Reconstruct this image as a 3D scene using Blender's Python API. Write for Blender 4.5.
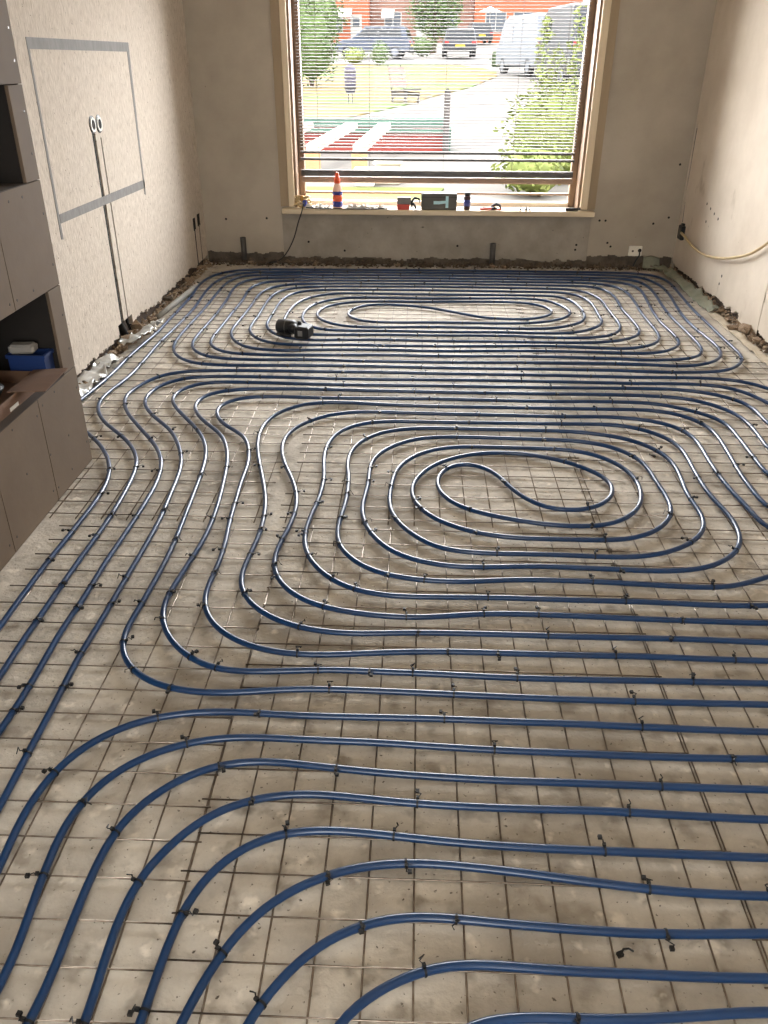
import bpy, bmesh, math, random
from mathutils import Vector, Matrix, noise

sc = bpy.context.scene
for o in list(bpy.data.objects):
    bpy.data.objects.remove(o)
C = sc.collection
def lin(c):
    c = c / 255.0
    return c / 12.92 if c <= 0.04045 else ((c + 0.055) / 1.055) ** 2.4
def rgb(r, g, b):
    return (lin(r), lin(g), lin(b), 1.0)

# ------------------------------------------------------------------ camera
CAM_POS = Vector((0.0, 0.0, 1.5715))
right = Vector((0.99921234, 0.03949646, 0.0038384))
up = Vector((-0.02259074, 0.48664734, 0.87330637))
fwd = Vector((-0.03262456, 0.87270521, -0.48715629))
cam_data = bpy.data.cameras.new('camera')
cam_data.sensor_fit = 'VERTICAL'
cam_data.sensor_height = 24.0
cam_data.lens = 24.0 * 813.04 / 1024.0
cam_data.clip_start = 0.05
cam_data.clip_end = 500
cam = bpy.data.objects.new('camera', cam_data)
C.objects.link(cam)
m = Matrix((right, up, -fwd)).transposed().to_4x4()
m.translation = CAM_POS
cam.matrix_world = m
sc.camera = cam

# ------------------------------------------------------------------ world, sun, exposure
SKY = 6.2
world = bpy.data.worlds.new('sky')
sc.world = world
world.use_nodes = True
bg = world.node_tree.nodes['Background']
bg.inputs[0].default_value = (0.97, 0.985, 1.0, 1)
bg.inputs[1].default_value = SKY
sun_d = bpy.data.lights.new('sun', 'SUN')
sun_d.energy = 3.0
sun_d.angle = math.radians(1.5)
sun_d.color = (1.0, 0.93, 0.82)
sun = bpy.data.objects.new('sun', sun_d)
C.objects.link(sun)
sun.location = (-6, -8, 14)
sun.rotation_euler = Vector((0.42, 0.62, -1.25)).to_track_quat('-Z', 'Y').to_euler()
def daylight(name, loc, direction, sx, sz, watts, col):
    """added area lamp standing in for daylight at an opening of the room"""
    d = bpy.data.lights.new(name, 'AREA')
    d.shape = 'RECTANGLE'
    d.size = sx
    d.size_y = sz
    d.energy = watts
    d.color = col
    o = bpy.data.objects.new(name, d)
    C.objects.link(o)
    o.location = loc
    o.rotation_euler = Vector(direction).to_track_quat('-Z', 'Z').to_euler()
daylight('window_daylight', (0.16, 9.3, 2.5), (0, -1, -0.15), 5.0, 2.6, 1480.0, (0.98, 0.99, 1.0))
daylight('rear_fill_lamp', (-0.3, -2.56, 1.1), (0.08, 1, 0), 1.1, 2.1, 78.0, (1.0, 0.99, 0.97))  # added fill lamp behind the camera, lifts the near floor
vs = sc.view_settings
vs.view_transform = 'Standard'
vs.look = 'None'
vs.exposure = 0.0
vs.gamma = 1.0
vs.use_curve_mapping = False

# ------------------------------------------------------------------ materials
MATS = {}
def mat(name, col, rough=0.7, col2=None, scale=6.0, detail=4.0, stretch=(1, 1, 1), bump=0.0, bump_scale=None,
        metal=0.0, spec=0.5, lo=0.35, hi=0.65, spots=None):
    m = bpy.data.materials.new(name)
    m.use_nodes = True
    nt = m.node_tree
    b = nt.nodes['Principled BSDF']
    b.inputs['Roughness'].default_value = rough
    b.inputs['Metallic'].default_value = metal
    b.inputs['Specular IOR Level'].default_value = spec
    tc = nt.nodes.new('ShaderNodeTexCoord')
    mp = nt.nodes.new('ShaderNodeMapping')
    mp.inputs['Scale'].default_value = stretch
    nt.links.new(tc.outputs['Object'], mp.inputs[0])
    nz = nt.nodes.new('ShaderNodeTexNoise')
    nz.inputs['Scale'].default_value = scale
    nz.inputs['Detail'].default_value = detail
    nz.inputs['Roughness'].default_value = 0.62
    nt.links.new(mp.outputs[0], nz.inputs['Vector'])
    cr = nt.nodes.new('ShaderNodeValToRGB')
    cr.color_ramp.elements[0].position = lo
    cr.color_ramp.elements[1].position = hi
    if col2 is None:
        col2 = tuple(min(255, c * 1.06 + 2) for c in col)
    cr.color_ramp.elements[0].color = rgb(*col)
    cr.color_ramp.elements[1].color = rgb(*col2)
    nt.links.new(nz.outputs['Fac'], cr.inputs[0])
    out = cr.outputs[0]
    for sp in (spots or []):
        # (colour, scale, threshold low, threshold high, stretch) patches of dirt or wear with a shape of their own
        scol, sscale, t0, t1, sst = sp
        mp2 = nt.nodes.new('ShaderNodeMapping')
        mp2.inputs['Scale'].default_value = sst
        mp2.inputs['Location'].default_value = (3.1 * sscale, 1.7, 0.3)
        nt.links.new(tc.outputs['Object'], mp2.inputs[0])
        n2 = nt.nodes.new('ShaderNodeTexNoise')
        n2.inputs['Scale'].default_value = sscale
        n2.inputs['Detail'].default_value = 3
        nt.links.new(mp2.outputs[0], n2.inputs['Vector'])
        r2 = nt.nodes.new('ShaderNodeMapRange')
        r2.inputs['From Min'].default_value = t0
        r2.inputs['From Max'].default_value = t1
        nt.links.new(n2.outputs['Fac'], r2.inputs['Value'])
        mx = nt.nodes.new('ShaderNodeMix')
        mx.data_type = 'RGBA'
        nt.links.new(r2.outputs[0], mx.inputs['Factor'])
        nt.links.new(out, mx.inputs['A'])
        mx.inputs['B'].default_value = rgb(*scol)
        out = mx.outputs['Result']
    nt.links.new(out, b.inputs['Base Color'])
    if bump:
        bp = nt.nodes.new('ShaderNodeBump')
        bp.inputs['Strength'].default_value = min(1.0, bump)
        bp.inputs['Distance'].default_value = 0.01
        if bump_scale:
            n3 = nt.nodes.new('ShaderNodeTexNoise')
            n3.inputs['Scale'].default_value = bump_scale
            n3.inputs['Detail'].default_value = 4
            nt.links.new(mp.outputs[0], n3.inputs['Vector'])
            nt.links.new(n3.outputs['Fac'], bp.inputs['Height'])
        else:
            nt.links.new(nz.outputs['Fac'], bp.inputs['Height'])
        nt.links.new(bp.outputs[0], b.inputs['Normal'])
    MATS[name] = m
    return m

mat('concrete', (172, 164, 152), 0.88, (210, 202, 188), 7.0, 9, bump=0.35, bump_scale=60, lo=0.3, hi=0.7,
    spots=[((146, 137, 124), 2.3, 0.54, 0.74, (1, 1, 1)), ((152, 143, 130), 13.0, 0.55, 0.70, (1, 1, 1)), ((226, 217, 202), 17.0, 0.62, 0.74, (1, 1, 1)), ((90, 82, 72), 90.0, 0.66, 0.72, (1, 1, 1))])
mat('plaster_combed', (186, 173, 158), 0.9, (216, 205, 191), 12.0, 5, stretch=(1, 10, 1.9), bump=0.3,
    spots=[((158, 142, 122), 24.0, 0.58, 0.74, (1, 4, 0.8)), ((90, 74, 60), 60.0, 0.69, 0.74, (1, 1, 1))])
mat('plaster_smooth', (164, 153, 137), 0.9, (178, 167, 151), 2.0, 5, bump=0.06, bump_scale=30,
    spots=[((90, 76, 62), 26.0, 0.76, 0.80, (1, 1, 1))])
mat('plaster_right', (200, 186, 168), 0.9, (214, 201, 184), 2.5, 5, bump=0.12, bump_scale=26,
    spots=[((160, 142, 118), 5.0, 0.66, 0.80, (1, 1, 0.6)), ((96, 80, 64), 30.0, 0.75, 0.80, (1, 1, 1))])
mat('render_grey', (142, 134, 122), 0.92, (164, 155, 142), 4.0, 5, bump=0.2, bump_scale=40,
    spots=[((92, 84, 74), 30.0, 0.72, 0.78, (1, 1, 1))])
mat('masonry_core', (52, 41, 33), 0.95, (82, 66, 53), 14.0, 6, bump=0.6)
mat('ceiling_white', (236, 230, 220), 0.9)
mat('rubble', (112, 92, 74), 0.95, (178, 156, 130), 18.0, 6, bump=0.7)
mat('rubble_dark', (62, 52, 43), 0.95, (108, 92, 74), 14.0, 6, bump=0.7)
mat('plaster_chip', (190, 172, 146), 0.95, (150, 130, 106), 30.0, 5, bump=0.4)
mat('pipe_blue', (14, 48, 86), 0.28, (17, 55, 97), 3.0, 2, spec=0.5)
mat('steel_wire', (150, 140, 128), 0.40, (120, 106, 94), 30.0, 3, metal=1.0)
mat('black_plastic', (9, 9, 10), 0.5, (14, 14, 15), 20)
mat('board_brown', (100, 84, 68), 0.8, (108, 92, 75), 3.0, 4, bump=0.05, bump_scale=50)
mat('board_edge', (68, 57, 48), 0.85)
mat('niche_shade', (28, 24, 21), 0.9, (34, 29, 25), 5)  # shade of the open recess put into the lining colour
mat('core_back', (76, 67, 58), 0.95, (112, 101, 88), 9.0, 6, bump=0.6)
mat('screw_steel', (70, 62, 55), 0.4, metal=0.6)
mat('tape_grey', (116, 113, 110), 0.8, (130, 127, 124), 12, 3, stretch=(1, 3, 1))
mat('socket_white', (222, 220, 212), 0.4)
mat('black_void', (12, 10, 9), 0.9)
mat('cable_black', (14, 13, 13), 0.45)
mat('cable_cream', (196, 172, 128), 0.5, (182, 158, 116), 8)
mat('conduit_grey', (82, 78, 74), 0.6, (66, 62, 58), 14)
mat('wood_cream', (214, 194, 162), 0.55, (222, 203, 172), 3, stretch=(4, 4, 0.6))
mat('wood_shaded', (150, 130, 102), 0.6, (160, 140, 112), 3, stretch=(4, 4, 0.6))  # the casing's shade put into its wood colour
mat('wood_backlit', (128, 104, 82), 0.6, (138, 113, 90), 3)  # backlit tone of reveal and frame put into the wood colour
mat('sill_wood', (216, 198, 168), 0.5, (206, 187, 156), 3, stretch=(0.6, 4, 4))
mat('frame_white', (226, 216, 200), 0.45)
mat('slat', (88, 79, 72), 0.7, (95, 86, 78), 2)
mat('rail_brown', (136, 114, 98), 0.6, (144, 122, 105), 2)
mat('film_silver', (176, 176, 172), 0.28, (206, 206, 202), 9, metal=0.35, bump=0.4, bump_scale=14)
mat('foam_green', (116, 117, 100), 0.8, (134, 134, 116), 9, bump=0.4, bump_scale=24)
mat('foam_grey', (140, 138, 132), 0.8, (158, 156, 150), 8, bump=0.2)
mat('dust_pale', (186, 174, 154), 0.95, (166, 152, 132), 12, 5, bump=0.4)
mat('cardboard', (108, 80, 62), 0.85, (116, 88, 68), 4, stretch=(1, 6, 1))
mat('blue_plastic', (18, 46, 98), 0.45, (22, 52, 108), 4)
mat('white_paper', (226, 222, 214), 0.7, (214, 208, 198), 8)
mat('glue_clear', (232, 190, 170), 0.35)
mat('orange_cap', (226, 84, 40), 0.4)
mat('label_blue', (52, 62, 140), 0.5)
mat('label_orange', (226, 96, 60), 0.5)
mat('red_plastic', (196, 62, 40), 0.45)
mat('case_grey', (74, 72, 66), 0.55, (84, 82, 75), 10)
mat('print_pale', (176, 214, 220), 0.5)
mat('amber_brown', (58, 34, 36), 0.35)
mat('brass', (176, 130, 66), 0.35, metal=0.8)
mat('cream_plastic', (214, 200, 170), 0.5)
mat('plate_white', (220, 214, 200), 0.4)
# outdoors
mat('lawn_dry', (96, 88, 38), 0.95, (130, 104, 62), 0.55, 6, spots=[((84, 106, 44), 0.25, 0.5, 0.62, (1, 1, 1))])
mat('paving', (104, 100, 95), 0.9, (112, 108, 102), 2)
mat('asphalt', (102, 100, 98), 0.9, (110, 108, 105), 1)
mat('kerb', (116, 113, 108), 0.9)
mat('leaf_green', (60, 84, 34), 0.7, (88, 106, 52), 3)
mat('leaf_yellow', (96, 110, 44), 0.7, (122, 130, 66), 3)
mat('leaf_shaded', (48, 70, 32), 0.7, (64, 86, 42), 3)
mat('bark', (70, 54, 40), 0.9)
mat('brick_orange', (138, 74, 48), 0.9, (150, 84, 56), 5)
mat('brick_brown', (112, 80, 68), 0.9, (122, 90, 76), 5)
mat('house_white', (150, 146, 140), 0.8)
mat('house_glass', (52, 58, 66), 0.15)
mat('awning_white', (220, 216, 208), 0.7)
mat('roof_tile', (92, 62, 52), 0.9)
mat('car_dark', (38, 40, 47), 0.3, (44, 46, 53), 2)
mat('car_silver', (104, 108, 118), 0.3, (112, 116, 126), 2)
mat('car_blue', (56, 64, 80), 0.3)
mat('car_glass', (22, 26, 32), 0.08)
mat('tyre', (18, 18, 18), 0.8)
mat('tail_light', (150, 24, 20), 0.3)
mat('head_light', (210, 210, 210), 0.2)
mat('number_plate', (190, 160, 40), 0.5)
mat('bin_violet', (70, 64, 84), 0.5, (78, 72, 92), 3)
mat('bench_pink', (156, 120, 112), 0.6)
mat('bench_grey', (74, 68, 66), 0.7)
mat('paint_red', (136, 54, 46), 0.7)
mat('paint_green', (74, 106, 92), 0.7)
mat('timber_white', (206, 198, 184), 0.7)
mat('timber_raw', (180, 140, 104), 0.8)
mat('hedge_dark', (40, 56, 28), 0.8, (58, 74, 38), 4)

def glass_material():
    m = bpy.data.materials.new('window_glass')
    m.use_nodes = True
    nt = m.node_tree
    nt.nodes.clear()
    out = nt.nodes.new('ShaderNodeOutputMaterial')
    tr = nt.nodes.new('ShaderNodeBsdfTransparent')
    gl = nt.nodes.new('ShaderNodeBsdfGlossy')
    gl.inputs['Roughness'].default_value = 0.02
    fr = nt.nodes.new('ShaderNodeFresnel')
    fr.inputs['IOR'].default_value = 1.1
    mx = nt.nodes.new('ShaderNodeMixShader')
    nt.links.new(fr.outputs[0], mx.inputs[0])
    nt.links.new(tr.outputs[0], mx.inputs[1])
    nt.links.new(gl.outputs[0], mx.inputs[2])
    nt.links.new(mx.outputs[0], out.inputs[0])
    MATS['window_glass'] = m
glass_material()

# ------------------------------------------------------------------ helpers
def tag(o, label=None, cat=None, group=None, kind=None):
    if label: o['label'] = label
    if cat: o['category'] = cat
    if group: o['group'] = group
    if kind: o['kind'] = kind
    return o
def empty(name, loc=(0, 0, 0), rz=0.0):
    o = bpy.data.objects.new(name, None)
    o.empty_display_size = 0.05
    o.location = loc
    o.rotation_euler = (0, 0, rz)
    C.objects.link(o)
    return o
def link(name, me, material=None, parent=None, smooth=False):
    if material and not me.materials:
        me.materials.append(MATS[material])
    if smooth:
        me.polygons.foreach_set('use_smooth', [True] * len(me.polygons))
    o = bpy.data.objects.new(name, me)
    C.objects.link(o)
    if parent: o.parent = parent
    return o
class MB:
    """collects simple solids; build() links them as one mesh object"""
    def __init__(s):
        s.v = []; s.f = []; s.fm = []; s.mi = 0
    def add(s, vs, fs):
        n = len(s.v)
        s.v += [tuple(v) for v in vs]
        s.f += [tuple(i + n for i in f) for f in fs]
        s.fm += [s.mi] * len(fs)
        return s
    def box(s, x0, x1, y0, y1, z0, z1):
        v = [(x0, y0, z0), (x1, y0, z0), (x1, y1, z0), (x0, y1, z0), (x0, y0, z1), (x1, y0, z1), (x1, y1, z1), (x0, y1, z1)]
        return s.add(v, [(0, 3, 2, 1), (4, 5, 6, 7), (0, 1, 5, 4), (1, 2, 6, 5), (2, 3, 7, 6), (3, 0, 4, 7)])
    def cbox(s, x0, x1, y0, y1, z0, z1, c):
        """box with chamfered vertical and top edges"""
        c = min(c, (x1 - x0) * .45, (y1 - y0) * .45, (z1 - z0) * .45)
        def ringv(x0, x1, y0, y1, z, c):
            return [(x0 + c, y0, z), (x1 - c, y0, z), (x1, y0 + c, z), (x1, y1 - c, z), (x1 - c, y1, z), (x0 + c, y1, z), (x0, y1 - c, z), (x0, y0 + c, z)]
        vs = ringv(x0 + c, x1 - c, y0 + c, y1 - c, z0, c * .5) + ringv(x0, x1, y0, y1, z0 + c, c) + ringv(x0, x1, y0, y1, z1 - c, c) + ringv(x0 + c, x1 - c, y0 + c, y1 - c, z1, c * .5)
        fs = [tuple(range(7, -1, -1)), tuple(range(24, 32))]
        for k in range(3):
            for i in range(8):
                j = (i + 1) % 8
                fs.append((k * 8 + i, k * 8 + j, k * 8 + 8 + j, k * 8 + 8 + i))
        return s.add(vs, fs)
    def tube(s, pts, r, n=8, caps=True):
        vs, fs = tube_data(pts, r, n, caps)
        return s.add(vs, fs)
    def lathe(s, prof, n=16, loc=(0, 0, 0), axis='Z'):
        """prof: list of (radius, height)"""
        vs = []; fs = []
        for r, h in prof:
            for k in range(n):
                a = 2 * math.pi * k / n
                x, y = r * math.cos(a), r * math.sin(a)
                if axis == 'Z': p = (x, y, h)
                elif axis == 'X': p = (h, x, y)
                else: p = (y, h, x)
                vs.append((p[0] + loc[0], p[1] + loc[1], p[2] + loc[2]))
        for j in range(len(prof) - 1):
            for k in range(n):
                k2 = (k + 1) % n
                fs.append((j * n + k, j * n + k2, j * n + n + k2, j * n + n + k))
        fs.append(tuple(range(n - 1, -1, -1)))
        fs.append(tuple((len(prof) - 1) * n + k for k in range(n)))
        return s.add(vs, fs)
    def prism(s, poly, a0, a1, axis='X'):
        """polygon extruded along an axis; poly in the two other axes"""
        n = len(poly)
        def P(a, q):
            return (a, q[0], q[1]) if axis == 'X' else ((q[0], a, q[1]) if axis == 'Y' else (q[0], q[1], a))
        vs = [P(a0, q) for q in poly] + [P(a1, q) for q in poly]
        fs = [tuple(range(n - 1, -1, -1)), tuple(range(n, 2 * n))] + [(i, (i + 1) % n, n + (i + 1) % n, n + i) for i in range(n)]
        return s.add(vs, fs)
    def mesh(s, name):
        me = bpy.data.meshes.new(name)
        me.from_pydata(s.v, [], s.f)
        bm = bmesh.new(); bm.from_mesh(me)
        bmesh.ops.recalc_face_normals(bm, faces=bm.faces)
        bm.to_mesh(me); bm.free()
        return me
    def build(s, name, material, parent=None, smooth=False):
        return link(name, s.mesh(name), material, parent, smooth)
def tube_data(pts, r, n=8, caps=True):
    P = [Vector(p) for p in pts]
    vs = []; fs = []
    prev = None
    for i, p in enumerate(P):
        t = (P[min(i + 1, len(P) - 1)] - P[max(i - 1, 0)])
        if t.length < 1e-9: t = Vector((0, 1, 0))
        t.normalize()
        if prev is None:
            ref = Vector((0, 0, 1)) if abs(t.z) < .9 else Vector((1, 0, 0))
            a = t.cross(ref).normalized()
        else:
            a = (prev - t * prev.dot(t)).normalized()
        prev = a
        b = t.cross(a)
        rr = r[i] if isinstance(r, (list, tuple)) else r
        for k in range(n):
            w = 2 * math.pi * k / n
            vs.append(p + (a * math.cos(w) + b * math.sin(w)) * rr)
    for i in range(len(P) - 1):
        for k in range(n):
            k2 = (k + 1) % n
            fs.append((i * n + k, i * n + k2, i * n + n + k2, i * n + n + k))
    if caps:
        fs.append(tuple(range(n - 1, -1, -1)))
        fs.append(tuple((len(P) - 1) * n + k for k in range(n)))
    return vs, fs
def catmull(P, step):
    out = []
    P = [Vector(p) for p in P]
    for i in range(len(P) - 1):
        p0, p1, p2, p3 = P[max(i - 1, 0)], P[i], P[i + 1], P[min(i + 2, len(P) - 1)]
        L = (p2 - p1).length
        # centripetal tangents keep uneven control points from overshooting
        d0 = max((p1 - p0).length, 1e-4) ** .5; d1 = max(L, 1e-4) ** .5; d2 = max((p3 - p2).length, 1e-4) ** .5
        m1 = ((p1 - p0) / d0 - (p2 - p0) / (d0 + d1) + (p2 - p1) / d1) * d1 if i > 0 else (p2 - p1)
        m2 = ((p2 - p1) / d1 - (p3 - p1) / (d1 + d2) + (p3 - p2) / d2) * d1 if i < len(P) - 2 else (p2 - p1)
        n = max(1, int(round(L / step)))
        for k in range(n):
            t = k / n
            out.append(p1 * (2 * t**3 - 3 * t**2 + 1) + m1 * (t**3 - 2 * t**2 + t) + p2 * (-2 * t**3 + 3 * t**2) + m2 * (t**3 - t**2))
    out.append(P[-1])
    return out
def resample(P, step):
    out = [P[0].copy()]
    acc = 0.0
    for a, b in zip(P, P[1:]):
        d = (b - a).length
        if d < 1e-9: continue
        while acc + d >= step:
            t = (step - acc) / d
            a = a.lerp(b, t)
            out.append(a.copy())
            d = (b - a).length
            acc = 0.0
            if d < 1e-9: break
        acc += d
    out.append(P[-1].copy())
    return out
def smooth_path(P, rounds):
    for _ in range(rounds):
        P = [P[0]] + [(P[i - 1] + P[i] * 2 + P[i + 1]) / 4 for i in range(1, len(P) - 1)] + [P[-1]]
    return P
def rock_mesh(name, seed, material):
    rnd = random.Random(seed)
    bm = bmesh.new()
    bmesh.ops.create_icosphere(bm, subdivisions=1, radius=1)
    off = Vector((rnd.random() * 9, rnd.random() * 9, rnd.random() * 9))
    for v in bm.verts:
        k = 0.75 + 0.55 * noise.noise(v.co * 1.3 + off)
        v.co = Vector((v.co.x * k, v.co.y * k, max(v.co.z * k, -0.35)))
    me = bpy.data.meshes.new(name)
    bm.to_mesh(me); bm.free()
    me.materials.append(MATS[material])
    return me
def struct(o):
    o['kind'] = 'structure'
    return o

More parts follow.
